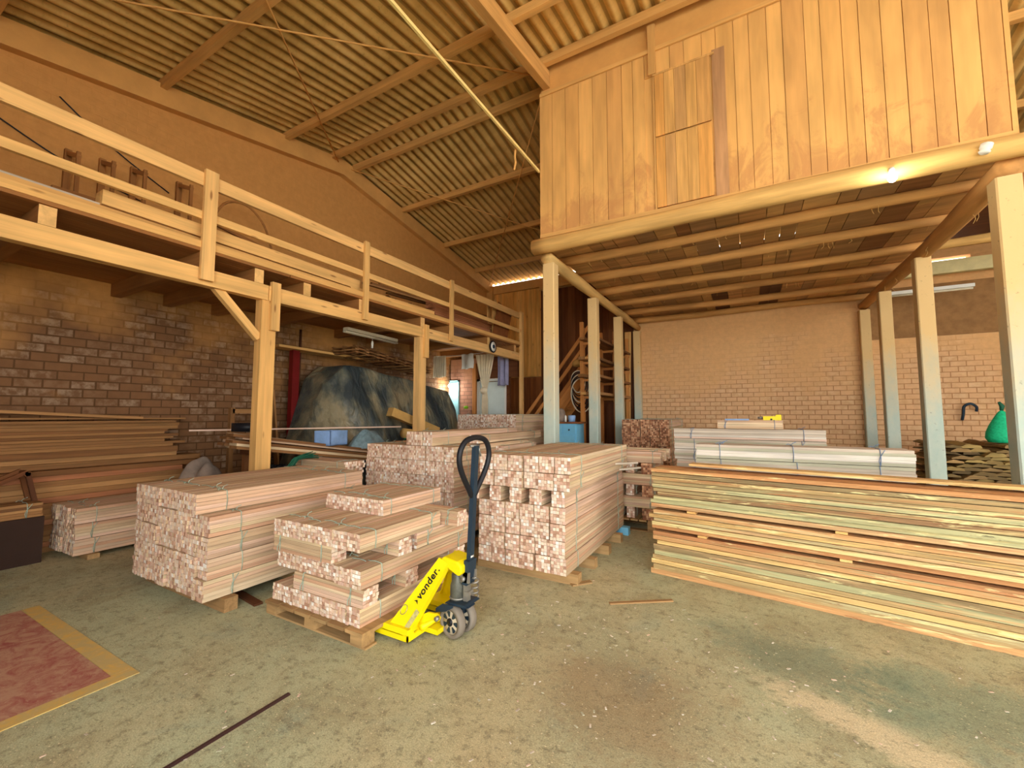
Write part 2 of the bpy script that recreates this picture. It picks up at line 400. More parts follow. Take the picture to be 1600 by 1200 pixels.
# corrugated roof
def roof():
    pitch = .177; k = 8; n = int((XR+.2-XL+.15)/(pitch/k)); x0 = XL-.15
    rows = [YB+.2, 8.5, 6.9, RY+.02, RY-.02, 3.8, 2.2, .4, YF-.25]
    vs = []; fs = []; val = []
    for y in rows:
        for i in range(n+1):
            w = math.cos(2*PI*i/k)
            vs.append((x0+i*pitch/k, y, rz(y)+.03*w+.03))
    for r in range(len(rows)-1):
        for i in range(n):
            a = r*(n+1)+i; fs.append((a, a+1, a+n+2, a+n+1)); 
            val.append(max(0., math.cos(2*PI*(i+.5)/k)))
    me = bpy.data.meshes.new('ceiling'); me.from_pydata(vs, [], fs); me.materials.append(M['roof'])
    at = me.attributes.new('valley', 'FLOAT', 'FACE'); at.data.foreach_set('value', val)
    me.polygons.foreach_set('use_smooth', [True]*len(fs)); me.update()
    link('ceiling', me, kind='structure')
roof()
# sloping concrete ring beam on the left wall and the corner column
b = MB()
for (ya, yb_) in ((YF, RY), (RY, YB)):
    z0, z1 = rz(ya), rz(yb_)
    b.add([(XL, ya, z0-.36), (XL+.12, ya, z0-.36), (XL+.12, ya, z0-.06), (XL, ya, z0-.06), (XL, yb_, z1-.36), (XL+.12, yb_, z1-.36), (XL+.12, yb_, z1-.06), (XL, yb_, z1-.06)],
          [(0, 1, 2, 3), (7, 6, 5, 4), (0, 4, 5, 1), (1, 5, 6, 2), (2, 6, 7, 3), (3, 7, 4, 0)])
PL = plain('dusty_plaster', (212, 160, 92), .9, var=.1, scale=3, bump=.3)
b.build('trim_1', PL, kind='structure')
b = MB(); b.box(XL, YB-.16, 0, XL+.2, YB, 5.3); b.build('trim_2', PL, kind='structure')
b = MB(); b.box(XL+.2, YB-.06, 5.08, 2.2, YB, 5.34); b.build('trim_3', PL, kind='structure')
# purlins
PUR = [(-1.6, 0), (-.3, 0), (.95, 0), (2.43, 0), (4.18, 0), (5.12, 0), (5.6, 0), (7.0, 0), (8.55, 0), (9.95, 0)]
WH = ['in front, nearest the open side', 'high above the camera', 'above the near end of the railing', 'third before the ridge', 'second before the ridge', 'just in front of the ridge', 'just behind the ridge', 'first behind the ridge pair', 'second behind the ridge pair', 'nearest the back wall']
for i, (y, _) in enumerate(PUR):
    bar('roof_purlin', (XL+.02, y, rz(y)-.07), (XR-.02, y, rz(y)-.07), .075, .115, M['beam'], kind='thing', category='purlin', group='roof purlins',
        label='long dusty roof purlin, '+WH[i])
# rafter down to the corner of the loft room
bar('roof_rafter', (-2.38, 5.28, rz(5.28)-.25), (-2.38, YF, rz(YF)-.25), .1, .24, M['beam'], kind='thing', category='rafter', label='broad dusty rafter meeting the top left corner of the boarded loft')
# level pole and bracing rods
bar('hanging_pole', (-2.47, 5.2, 4.83), (-2.5, -1.5, 4.86), .024, .034, M['paleplaster'], category='pole', label='thin pale yellow pole running level from the loft wall overhead')
curve_tube('dangling_rope', [(-2.52, 4.6, 4.84), (-2.53, 4.6, 4.74), (-2.52, 4.6, 4.66), (-2.54, 4.6, 4.56)], .014, M['pipe'], category='cord', label='short knotted cord dangling from the pale pole beside the loft')
for a, c, t in [((-6.85, 5.3, rz(5.3)-.15), (-2.52, .3, rz(.3)-.15), 'brace rod from the ridge at the left wall toward the camera'),
                ((-2.52, 5.2, rz(5.2)-.16), (-6.75, .0, rz(0.)-.15), 'brace rod from the rafter foot running out over the railing'),
                ((-6.85, 5.45, rz(5.4)-.14), (-2.53, 10.7, rz(10.7)-.14), 'brace rod from the ridge at the left wall toward the back'),
                ((-2.53, 5.5, rz(5.4)-.18), (-6.85, 10.8, rz(10.8)-.14), 'brace rod from the loft corner to the back left corner')]:
    b = MB(); b.tube([a, c], .011, 6); b.build('brace_rod', M['pipe'], category='rod', label='thin '+t, group='roof brace rods')

# ------------------------------------------------------------------ loft room on posts (right)
XA, XC, YA = -2.42, 2.14, 5.26
def cpost(x, y, h, lab, s=.17):
    b = MB(); a = s/2; c = .012
    b.prism([(x-a+c, y-a), (x+a-c, y-a), (x+a, y-a+c), (x+a, y+a-c), (x+a-c, y+a), (x-a+c, y+a), (x-a, y+a-c), (x-a, y-a+c)], 0, h, 'z')
    b.build('concrete_post', M['post'], category='post', label=lab, group='concrete posts under the loft')
cpost(-2.36, 5.33, 3.5, 'square concrete post under the front left corner of the loft')
cpost(-2.4, 7.32, 3.5, 'square concrete post second in the left row under the loft')
cpost(-2.4, 9.0, 3.5, 'square concrete post third in the left row under the loft')
cpost(-2.4, 10.78, 3.5, 'square concrete post against the back wall, left row')
cpost(2.07, 5.33, 3.5, 'square concrete post under the front right corner of the loft, widest in view')
cpost(2.1, 7.55, 3.5, 'square concrete post second in the right row under the loft')
cpost(2.1, 9.35, 3.5, 'square concrete post third in the right row under the loft')
cpost(2.1, 10.8, 3.5, 'square concrete post against the back wall, right row')
logbar('side_log', (-2.4, 5.28, 3.6), (-2.4, 10.85, 3.6), .09, .075, M['log'], category='log', label='round log lying along the tops of the left concrete posts')
logbar('side_log', (2.1, 5.28, 3.6), (2.1, 10.85, 3.6), .105, .085, M['logdusk'], wob=.03, category='log', label='rough round log lying along the tops of the right concrete posts')
logbar('front_log', (-2.55, 5.19, 3.735), (2.45, 5.19, 3.725), .1, .105, M['log'], wob=.02, n=16, seg=20, category='log', label='heavy pale log carrying the front plank wall of the loft')
for i, y in enumerate((5.98, 6.9, 7.85, 8.8, 9.75, 10.7)):
    logbar('floor_log', (-2.5, y, 3.765), (2.3, y, 3.765), .065+R_(0, .01), .06, M['logdusk'], wob=.025, category='log', group='logs under the loft floor',
           label='round cross log under the loft floor, '+['nearest the front', 'second from the front', 'third from the front', 'fourth from the front', 'fifth from the front', 'tight against the back wall'][i])
# splinters hanging from the logs
b = MB()
for _ in range(70):
    x = R_(-2.3, 2.2); y = random.choice((5.98, 6.9, 7.85, 8.8, 2.1))
    if y == 2.1: y = R_(5.4, 9); x = 2.1+R_(-.08, .08); z = 3.5
    else: z = 3.7
    h = R_(.03, .09); b.tube([(x, y+R_(-.04, .04), z+.02), (x+R_(-.02, .02), y, z-h*.5), (x+R_(-.03, .03), y, z-h)], .003, 4)
b.build('bark_splinters', M['log'], kind='stuff', category='splinters', label='thin bark splinters hanging from the logs under the loft')
# floor boards of the loft
b = MB(); x = -2.5
while x < 2.2:
    w = min(random.choice((.18, .26, .3, .34)), 2.24-x); seam = random.choice((6.5, 7.4, 8.4, 9.2)); 
    b.box(x, 5.3, 3.845, x+w-.008, seam, 3.87, rnd=R_(0, 1)); b.box(x, seam+.01, 3.845, x+w-.008, 10.85, 3.87, rnd=R_(0, 1)); x += w
# grain along Y: build turned
o = b.build('loft_floor', M['loftfloor'], category='floor boards', label='old mismatched boards forming the underside of the loft floor')
# front plank wall. planks are vertical: mesh built with local X = world Z
def add_stain(m, colr):
    nt = m.node_tree; b = nt.nodes['Principled BSDF']; src = b.inputs['Base Color'].links[0].from_socket
    k = NT.__new__(NT); k.m = m; k.t = nt; k.n = nt.nodes; k.b = b
    tc = k.a('ShaderNodeTexCoord'); sx = k.a('ShaderNodeSeparateXYZ'); k.l(tc.outputs['Object'], sx.inputs[0])
    n = k.noise(k.coord((1.2, 1.8, 1)), 1.6, 6., .7, .8); h = k.rng(sx.outputs['X'], 3.9, 5.1, .16, -.12)
    msk = k.rng(k.math('ADD', n, h), .55, .68, 0., .6)
    k.l(k.mix(msk, src, rgb(*colr)), b.inputs['Base Color'])
add_stain(M['loftplank'], (190, 134, 82))
def plank_wall(name, x0, x1, zlo, ztop, y, mats, wmin, wmax, holes=(), T=None, **tags):
    b = MB(); x = x0
    while x < x1-.02:
        w = min(R_(wmin, wmax), x1-x); r = R_(0, 1); d = R_(-.003, .003)
        xa, xb = x+.003, x+w-.003; segs = [(zlo, ztop)]
        for (hx0, hx1, hz0, hz1) in holes:
            if xb > hx0 and xa < hx1: segs = [(zlo, hz0), (hz1, ztop)]
        for (za, zb) in segs: b.box(za, -xb, d, zb, -xa, d+.02, rnd=r)
        x += w
    b.box(zlo, -x1, .021, ztop, -x0, .03, rnd=.3)
    for (hx0, hx1, hz0, hz1) in holes: pass
    o = b.build(name, mats, **tags)
    # local X -> world Z, local Y -> world -X , local Z -> world Y
    o.matrix_local = Matrix.Translation((0, y, 0)) @ Matrix(((0, -1, 0, 0), (0, 0, 1, 0), (1, 0, 0, 0), (0, 0, 0, 1)))
    return o
pw = plank_wall('plank_wall', XA-.06, XC+.02, 3.84, 5.98, 5.255, M['loftplank'], .135, .2, [(-.9, -.24, 3.9, 5.66)], category='wall', label='tall dusty vertical plank wall closing the front of the raised loft')
inv = pw.matrix_local.inverted()
def sub(o): 
    o.parent = pw; o.matrix_parent_inverse = inv.copy(); return o
b = MB(); x = -.885
h1 = MB()
for w in (.11, .12, .13, .12, .15): 
    h1.box(4.84, -(x+w-.004), -.015, 5.64, -x, .0, rnd=R_(0, 1)); b.box(3.93, -(x+w-.003), -.012, 4.82, -x, .006, rnd=R_(0, 1)); x += w
Mh = wood('hatch_plank', [(224, 172, 100), (212, 160, 94), (206, 158, 98), (232, 170, 92), (200, 150, 92)], grain=(.8, 16), contrast=.35)
for nm, bb in (('hatch_door', b), ('hatch_door', h1)):
    o = bb.build(nm, Mh); o.parent = pw
fr = MB(); fr.box(5.64, .21, -.02, 5.665, .91, .002); fr.box(3.9, .89, -.006, 5.66, .91, .01)
o = fr.build('hatch_frame', M['beam']); o.parent = pw
db = MB(); db.box(3.9, .1, -.004, 5.7, .235, .012, rnd=.01); o = db.build('dark_board', wood('stained_board', [(190, 144, 100)], grain=(.8, 10), contrast=.4)); o.parent = pw; o['label'] = 'darker stained board'
for (z, a, oval) in ((4.63, -.35, 1), (4.22, -.7, 0), (3.93, .35, 1)):
    t = MB(); 
    if oval: t.lathe([(.001, 0), (1, 0), (1, .02), (.001, .02)], 16, T=Matrix.Diagonal((.068, .03, 1, 1)), smooth=False)
    else: t.box(-.075, -.022, 0, .075, .022, .022)
    o = t.build('turn_button', M['timber']); o.parent = pw
    o.matrix_parent_inverse = inv.copy(); o.matrix_basis = Matrix.Translation((-.2, 5.235, z)) @ Matrix.Rotation(PI/2, 4, 'X') @ Matrix.Rotation(a, 4, 'Z')
# boards between plank wall top and roof, upright stud, side walls
b = MB(); b.box(XA-.05, 5.29, 5.95, XC, 5.32, rz(5.3)-.02); b.build('gable_infill', PL, category='panel', label='dusty sheet filling the gap between loft planks and roof ridge')
bar('loft_rail', (XA-.05, 5.235, 5.98), (XC, 5.235, 6.0), .02, .05, M['beam'], category='rail', label='thin dusty batten along the top of the loft plank wall')
bar('loft_stud', (-.91, 5.235, 5.66), (-.91, 5.235, rz(5.2)-.12), .035, .09, M['beam'], up=(1, 0, 0), category='stud', label='short upright stud above the hatch reaching the ridge')
b = MB(); b.prism([(5.28, 3.87), (10.85, 3.87), (10.85, rz(10.85)-.12), (5.35, rz(5.35)-.12)], XA-.06, XA-.03, 'x'); b.prism([(5.28, 3.87), (10.85, 3.87), (10.85, rz(10.85)-.12), (5.35, rz(5.35)-.12)], XC, XC+.03, 'x')
b.build('loft_side_wall', M['loftplank'], category='wall', label='plank side walls of the raised loft room')
bar('foot_board', (XA-.05, 5.238, 3.895), (XC, 5.238, 3.86), .02, .05, M['beam'], category='board', label='thin board along the foot of the loft plank wall')
# right side extra: log stub, insulators
logbar('stub_log', (2.2, 5.22, 3.8), (4.2, 5.22, 3.86), .07, .06, M['log'], category='log', label='log continuing to the right beyond the loft corner')
for x, lab in ((1.86, 'white porcelain block on the log end at the loft corner'), (2.28, 'white round insulator right of the front right post')):
    b = MB(); b.lathe([(.03, 0), (.04, .015), (.03, .03), (.042, .045), (.042, .08), (.02, .09)], 14, T=Matrix.Translation((x, 5.06, 3.66)) @ Matrix.Rotation(.3, 4, 'Y')); b.build('insulator', M['white'], category='insulator', label=lab)
# lit bulb on the front log
t = empty('light_bulb', (1.25, 5.06, 3.66), category='lamp', label='glowing bare bulb fixed under the front log of the loft')
b = MB(); b.lathe([(.012, 0), (.02, .012), (.034, .04), (.036, .058), (.026, .08), (.006, .094)], 16, T=Matrix.Translation((0, -.01, .0)) @ Matrix.Rotation(PI, 4, 'X')); b.build('bulb_glass', M['bulb'], t)
b = MB(); b.lathe([(.02, 0), (.026, .03), (.02, .05)], 12); b.build('bulb_socket', M['white'], t)
ld = bpy.data.lights.new('bulb_light', 'POINT'); ld.energy = 3; ld.color = (1, .95, .8); ld.shadow_soft_size = .04
lo = bpy.data.objects.new('bulb_light', ld); COL.objects.link(lo); lo.parent = t; lo.location = (0, -.08, -.14)

# zone behind/right of the loft: logs, white beam, tube lamp
logbar('shed_log', (2.3, 8.6, 3.95), (5.2, 8.6, 4.0), .07, .06, M['log'], category='log', label='sunlit log under the low roof at the far right')
b = MB(); b.box(2.3, 10.6, 4.02, 5.2, 10.72, 4.26); b.build('white_beam', plain('pale_beam', (226, 214, 160), .7, var=.1), category='beam', label='pale painted beam just below the high light slot')
b = MB(); b.box(2.2, 7.8, 4.55, 5.4, 10.85, 4.58); b.build('low_boarding', M['darkwood'], category='roof', label='low dark board roof over the far right corner')
t = empty('tube_lamp', (2.9, 10.2, 3.62), category='lamp', label='unlit fluorescent batten lamp at the far right behind posts')
b = MB(); b.box(-.6, -.03, .0, .6, .03, .06); b.build('lamp_body', M['white'], t)
b = MB(); b.tube([(-.58, 0, -.02), (.58, 0, -.02)], .018, 8); b.build('lamp_tube', M['greytube'], t)
b = MB(); b.box(2.21, 7.7, 4.25, 5.4, 7.78, 4.6); b.build('lean_beam', M['timber_dk'], category='beam', label='dark edge beam of the low roof right of the loft')
b = MB(); b.box(2.2, YB-.03, 2.9, 5.4, YB-.005, 3.9); b.build('wall_board', plain('brown_dust_board', (150, 112, 70), .9, var=.2), category='panel', label='brown dusty panel high on the back wall at far right')
curve_tube('wall_hook', [(3.42, 10.84, 1.3), (3.43, 10.8, 1.42), (3.44, 10.78, 1.55), (3.52, 10.76, 1.6), (3.6, 10.78, 1.54), (3.6, 10.8, 1.46)], .022, M['steel_dk'], category='hook', label='dark metal hook clamp on the brick wall right of the posts')

# ------------------------------------------------------------------ left mezzanine (storage deck)
BX = -4.73
for (ya, yb_, lab) in ((YF+.1, 2.78, 'near'), (2.78, 5.38, 'middle'), (5.38, 8.95, 'far')):
    bar('deck_beam', (BX-.05, ya, 2.785), (BX-.05, yb_-.01, 2.785), .1, .17, M['timber'], category='beam', label=lab+' length of the timber edge beam carrying the storage deck', group='deck edge beams')
JY = [-1.1, -.05, 1.02, 2.12, 2.66, 3.25, 4.1, 5.38, 6.15, 7.45, 8.6]
JL = ['behind the camera', 'at the left frame edge', 'nearest the left edge of the photo', 'behind the big railing post', 'just before the braced timber post', 'first past the braced post', 'behind the second railing post', 'above the second timber post', 'behind the third railing post', 'beside the round sign', 'last before the far end']
for y, l in zip(JY, JL):
    bar('deck_joist', (XL+.01, y, 2.95), (BX, y, 2.95), .1, .155, M['timber_dk'], endmat=M['timber'], category='joist', label='deck joist '+l, group='joists under the storage deck')
b = MB(); x = XL+.01
while x < BX-.02:
    w = min(.2, BX+.03-x); 
    for ya, yb_ in ((YF+.1, 3.0), (3.01, 8.95)): b.box(ya, -(x+w-.004), 0, yb_, -x, .03, rnd=R_(0, 1))
    x += w
o = b.build('deck_boards', M['timber_dk'], category='deck', label='rough boards forming the floor of the storage deck')
o.matrix_local = Matrix.Translation((0, 0, 3.03)) @ Matrix(((0, -1, 0, 0), (1, 0, 0, 0), (0, 0, 1, 0), (0, 0, 0, 1)))
bar('deck_edge_board', (BX+.02, YF+.1, 3.095), (BX+.02, 8.95, 3.095), .03, .07, M['timber'], category='board', label='long edge board along the front of the storage deck')
rail = empty('deck_railing', (BX, 2.1, 3.0), category='railing', label='plain timber railing along the front of the storage deck')
for y in (-.1, 2.12, 4.13, 6.12): bar('railing_post', (BX+.04, y, 2.74), (BX+.04, y, 3.86+.01), .085 if y > 3 else .12, .04, M['timber'], rail, up=(1, 0, 0))
bar('railing_post', (BX+.04, 8.85, .0), (BX+.04, 8.85, 3.86), .1, .07, M['timber'], rail, up=(1, 0, 0))
bar('top_rail', (BX-.0, YF+.1, 3.77), (BX-.0, 8.9, 3.77), .04, .135, M['timber'], rail)
bar('middle_rail', (BX-.0, YF+.1, 3.4), (BX-.0, 8.9, 3.4), .04, .08, M['timber'], rail)
def tpost(y, lab, brace):
    t = empty('timber_post', (BX-.08, y, 0), category='post', label=lab)
    b = MB(); b.box(0, -.085, -.06, 2.87, .085, .06)
    o = b.build('post_shaft', M['timber'], t); o.rotation_euler = (0, -PI/2, 0)
    bar('splice_block', (BX+.005, y+.05, 2.36), (BX+.005, y+.05, 2.92), .1, .05, M['timber'], t, up=(1, 0, 0))
    if brace: bar('brace', (BX-.08, y-.08, 2.26), (BX-.08, y-.55, 2.74), .07, .08, M['timber'], t)
tpost(2.8, 'large timber post with diagonal brace standing behind the left batten stack', True)
tpost(5.42, 'timber post standing beside the tarpaulin heap', False)
# bunch of things stored on the deck
def plk(p0, p1, w, h, mat, lab, grp=None, up=(0, 0, 1), name='plank', cat='plank'):
    tg = dict(category=cat, label=lab)
    if grp: tg['group'] = grp
    return bar(name, p0, p1, w, h, mat, up=up, **tg)
G = 'boards stored on the deck'
plk((-4.9, .2, 3.2), (-4.92, 4.0, 3.17), .12, .05, M['beam'], 'lower long board lying along the deck edge', G)
plk((-4.93, 1.36, 3.3), (-4.93, 4.16, 3.27), .16, .13, M['timber'], 'thick bright beam lying on the deck behind the big railing post', G, name='timber_beam', cat='beam')
plk((-5.0, 1.5, 3.385), (-5.02, 4.0, 3.355), .1, .03, M['timber'], 'thin batten on top of the thick bright beam', G)
plk((-4.96, -.3, 3.25), (-4.96, 2.0, 3.22), .12, .045, M['side_pale'], 'greyish board bundle at the near end of the deck', G)
plk((-5.15, -1, 3.13), (-5.15, 3.6, 3.13), .18, .06, M['oldplank'], 'brown board lying flat on the deck', G)
plk((-4.92, 4.0, 3.17), (-4.94, 5.85, 3.2), .14, .11, M['beam'], 'pale plank lying on the deck by the second railing post', G)
for i in range(11):
    plk((-4.98-.015*i, 5.9+R_(0, .15), 3.085+.043*i), (-5.0-.015*i, 8.3-R_(0, .4), 3.085+.043*i), .16, .034, M['redplank'], ordn(i+1)+' board up in the reddish pile beside the third railing post', 'reddish boards at the far end of the deck')
for i in range(6):
    plk((-5.3-.03*i, 4.6+.2*i, 3.5+.05*(i % 3)), (-5.25-.02*i, 8.3, 3.62+.04*(i % 3)), .05, .03, M['oldplank'], ordn(i+1)+' slim batten lying above the board pile at the far end of the deck', 'slim battens on the deck')
for i in range(4):
    plk((-5.35-.12*i, 4.4, 3.08+.0*i+.02), (-5.3-.12*i, 7.9, 3.1+.02), .11, .07, M['oldplank'], ordn(i+1)+' board back from the railing on the deck floor', 'boards flat on the deck floor')
plk((-5.5, 6.0, 3.3), (-5.45, 8.3, 3.55), .45, .2, M['oldplank'], 'stacked brown boards tilted up behind the far railing', name='board_pack', cat='board pack')
b = MB()
for _ in range(60):
    y = R_(4.5, 5.9); x = R_(-5.4, -5.05); z = 3.14+R_(0, .22)*(1-abs(y-5.2)); a = R_(0, 3); l = R_(.05, .16)
    b.box(-l, -.03, -.01, l, .03, .01, rnd=R_(0, 1), T=Matrix.Translation((x, y, z)) @ Matrix.Rotation(a, 4, 'Z') @ Matrix.Rotation(R_(-.5, .5), 4, 'Y'))
b.build('wood_scraps', M['oldplank'], kind='stuff', category='scraps', label='heap of crooked offcuts on the deck between railing posts')
bar('hardboard_panel', (-4.86, 8.1, 3.08), (-4.84, 8.33, 3.86), .62, .012, M['brownboard'], up=(1, 0, 0), category='panel', label='dark brown board leaning inside the railing at the far end of the deck')
t = empty('torn_carton', (-4.82, 8.0, 3.86), category='carton', label='torn pale carton perched on the far end of the railing')
b = MB(); b.prism([(-.12, -.7), (.14, -.7), (.12, .06), (.02, .16), (-.1, .02)], -.1, -.09, 'x'); b.prism([(-.1, -.7), (.12, -.7), (.1, .1), (-.06, .14)], -.26, -.25, 'x'); b.box(-.26, -.12, -.76, -.09, .12, -.7); b.build('carton_side', M['beam'], t)
# rack frames on the left wall above the deck
for i, (y, h) in enumerate(((1.6, .55), (1.9, .6), (2.2, .62), (2.7, .55))):
    t = empty('wall_bracket', (XL+.1, y, 3.9+.05*i), category='bracket', group='timber brackets on the upper left wall', label='timber wall bracket above the deck, %s from the left' % ORD[i+1])
    bar('upright', (XL+.04, y, 3.9+.05*i), (XL+.04, y, 4.5+.05*i), .06, .05, M['timber_dk'], t, up=(1, 0, 0))
    bar('arm', (XL+.06, y, 4.45+.05*i), (XL+.42, y, 4.3+.05*i), .04, .05, M['timber_dk'], t)
    bar('upright', (XL+.4, y, 3.85+.05*i), (XL+.4, y, 4.36+.05*i), .035, .035, M['timber_dk'], t, up=(1, 0, 0))
bar('wall_shelf', (XL+.25, 1.4, 3.84), (XL+.25, 4.2, 3.9), .45, .04, M['timber_dk'], category='shelf', label='dark plank shelf on the left wall behind the railing')
curve_tube('bent_hoop', [(-6.5, 2.95, 3.2), (-6.5, 2.93, 3.9), (-6.5, 3.1, 4.42), (-6.5, 3.4, 4.55), (-6.5, 3.65, 4.4), (-6.5, 3.8, 4.1), (-6.5, 3.86, 3.7), (-6.5, 3.86, 3.1)], .018, M['timber_dk'], category='hoop', label='thin bent hoop standing against the left wall above the deck')
t = empty('window_frame', (-6.6, 3.1, 3.5), category='frame', label='leaning dark timber frame under the bent hoop')
for a, c in (((-6.6, 3.0, 3.1), (-6.6, 3.0, 4.15)), ((-6.6, 3.75, 3.1), (-6.6, 3.75, 4.02)), ((-6.6, 3.0, 4.15), (-6.6, 3.75, 4.02)), ((-6.6, 3.0, 3.15), (-6.6, 3.75, 3.15))):
    bar('frame_bar', a, c, .04, .05, M['timber_dk'], t, up=(1, 0, 0) if a[1] == c[1] else (0, 0, 1))
for i, y in enumerate((4.55, 4.85)):
    bar('upright_board', (-6.75, y, 3.06), (-6.8, y, 3.85+.1*i), .2, .03, M['oldplank'], up=(1, 0, 0), category='board', group='boards against the upper left wall', label=['shorter', 'taller'][i]+' board standing against the left wall above the deck')
curve_tube('wall_cable', [(XL+.02, 1.5, 5.1), (XL+.02, 2.0, 4.75), (XL+.02, 2.6, 4.45)], .008, M['black'], category='cable', label='dark cable slanting down the upper left wall')
curve_tube('wall_cable', [(XL+.02, 1.0, 4.6), (XL+.02, 1.6, 4.35), (XL+.02, 2.3, 4.2)], .008, M['black'], category='cable', label='dark cable slanting behind the timber wall brackets')
t = empty('tube_lamp', (-5.6, 5.1, 2.74), rz=PI/2+.08, category='lamp', label='unlit double tube lamp under the deck with a hanging bulb')
b = MB(); b.box(-.6, -.05, .0, .6, .05, .05); b.build('lamp_body', M['greytube'], t)
for s in (-1, 1):
    b = MB(); b.tube([(-.62, .025*s, -.02), (.62, .025*s, -.02)], .016, 8); b.build('lamp_tube', M['greytube'], t)
b = MB(); b.tube([(.0, 0, 0), (.0, 0, -.08)], .004, 5); b.tube([(.0, 0, -.08), (0, 0, -.11), (0, 0, -.2)], [.015, .02, .018], 10); b.build('small_bulb', M['white'], t)

# inner wall below the deck's far end, doors, curtains
b = MB(); b.box(XL, 8.97, 0, -6.88, 9.05, 2.85); b.box(-6.6, 8.97, 0, -6.02, 9.05, 2.85); b.box(XL, 8.97, 2.3, -6.6, 9.05, 2.85); b.build('wall_inner', M['brick_red'], kind='structure')
bar('door_post', (-6.08, 8.93, 0), (-6.08, 8.93, 2.7), .1, .08, M['stairwood'], up=(0, 1, 0), category='post', label='reddish timber post beside the white door under the deck')
b = MB(); b.box(-6.02, 8.97, 2.32, -4.85, 9.05, 2.85); b.build('dark_header_boards', M['darkwood'], category='panel', label='dark board above the white door under the deck')
b = MB(); b.box(-5.17, 8.97, 0, -5.09, 9.05, 2.32); b.build('dark_side_boards', M['darkwood'], category='panel', label='dark board right of the white door under the deck')
t = empty('door_1', (-5.6, 8.99, 0), kind='structure')
b = MB(); b.box(-.33, -.02, 0, .38, .02, 2.22); b.build('door_leaf', plain('pale_blue_door', (206, 220, 216), .5, var=.05), t)
b = MB(); b.box(-.42, -.05, 0, -.34, .03, 2.3); b.box(.39, -.05, 0, .43, .03, 2.3); b.box(-.42, -.05, 2.24, .43, .03, 2.3); b.build('door_frame', M['white'], t)
t = empty('door_2', (-6.62, 9.0, 0), kind='structure')
b = MB(); b.box(-.26, -.06, 0, .0, -.03, 2.25); b.build('door_leaf', M['bluedoor'], t)
b = MB(); b.box(-.28, -.08, 0, -.25, .0, 2.3); b.box(.0, -.08, 0, .03, .0, 2.3); b.box(-.28, -.08, 2.26, .03, .0, 2.3); b.build('door_frame', M['bluedoor'], t)
t = empty('light_bulb', (-6.72, 8.7, 2.1), category='lamp', label='lit bulb glowing in front of the pale blue door under the deck')
b = MB(); b.lathe([(.012, 0), (.03, .03), (.032, .05), (.006, .08)], 12); b.build('bulb_glass', M['bulb'], t)
b = MB(); b.tube([(0, 0, .08), (0, 0, .6)], .005, 5); b.build('cord', M['black'], t)
ld = bpy.data.lights.new('door_light', 'POINT'); ld.energy = 8; ld.color = (1, .98, .9); ld.shadow_soft_size = .04
lo = bpy.data.objects.new('door_light', ld); COL.objects.link(lo); lo.parent = t; lo.location = (0, -.06, -.03)

def drape(name, x0, x1, y, ztop, zbot, pinch, mat, lab, amp=.03, waves=7, xbot=None, axis='x', parent=None):
    """hanging cloth with vertical folds, gathered at the given fraction"""
    nu, nv = 48, 24; vs = []; fs = []
    for j in range(nv+1):
        t = j/nv
        wd = 1.
        if pinch: wd = 1-pinch[1]*(t/pinch[0])**1.25 if t < pinch[0] else 1-pinch[1]+.12*min(1, (t-pinch[0])/.15)
        cx = (x0+x1)/2 if xbot is None else (x0+x1)/2+(xbot-(x0+x1)/2)*t
        for i in range(nu+1):
            s = i/nu
            x = cx+(s-.5)*(x1-x0)*wd; yy = amp*math.sin(2*PI*waves*s+.7*math.sin(3*t))*(.4+.6*t)*max(.35, wd)
            z = ztop+(zbot-ztop)*t+.01*math.sin(9*s)
            vs.append((x, y+yy, z) if axis == 'x' else (y+yy, x, z))
    for j in range(nv):
        for i in range(nu):
            a = j*(nu+1)+i; fs.append((a, a+1, a+nu+2, a+nu+1))
    n0 = len(vs)
    b = MB(); b.add(vs, fs, 0, 0., True)
    o = b.build(name, mat, parent)
    md = o.modifiers.new('s', 'SOLIDIFY'); md.thickness = .006
    if lab: o['label'] = lab; o['category'] = 'curtain' if 'curtain' in name else 'cloth'
    return o
drape('curtain', -5.86, -5.3, 8.62, 2.95, 1.3, (.58, .8), M['cloth'], 'cream curtain knotted at mid height hanging from the deck beam end', waves=6, amp=.055)
b = MB(); b.lathe([(.0, -.09), (.06, -.07), (.1, 0), (.07, .07), (.0, .09)], 14, T=Matrix.Translation((-5.58, 8.58, 1.98)) @ Matrix.Diagonal((1, .7, 1, 1)))
b.build('curtain_knot', M['cloth'], category='knot', label='round knot tied in the cream curtain')
drape('curtain', -6.95+.1, -6.45, 8.2, 2.84, 2.32, None, M['cloth'], 'yellowish pleated curtain hanging under the deck behind the timber post', waves=6, amp=.045)
drape('hanging_cloth', -6.05, -5.7, 8.3, 2.86, 2.5, None, M['white'], 'white cloth hanging on the line under the deck', waves=1, amp=.05)
drape('hanging_jacket', -5.28, -4.98, 8.72, 3.0, 2.1, None, M['clothblue'], 'grey blue garment hanging at the far end of the deck beam', waves=2, amp=.05)
curve_tube('clothes_line', [(-6.8, 8.25, 2.86), (-6.2, 8.28, 2.84), (-5.3, 8.4, 2.88)], .006, M['white'], category='line', label='thin washing line under the deck near the doors')
t = empty('round_sign', (BX+.03, 7.55, 2.84), category='sign', label='small round black and white disc on the deck beam')
TT = Matrix.Rotation(PI/2, 4, 'Y')
b = MB(); b.lathe([(.0, 0), (.12, 0), (.13, .02), (.12, .03), (.1, .03), (.1, .025), (.0, .025)], 28, T=TT); b.build('sign_rim', M['black'], t)
b = MB(); b.lathe([(.0, .026), (.1, .026), (.1, .032), (.0, .032)], 28, T=TT); b.build('sign_face', M['white'], t)
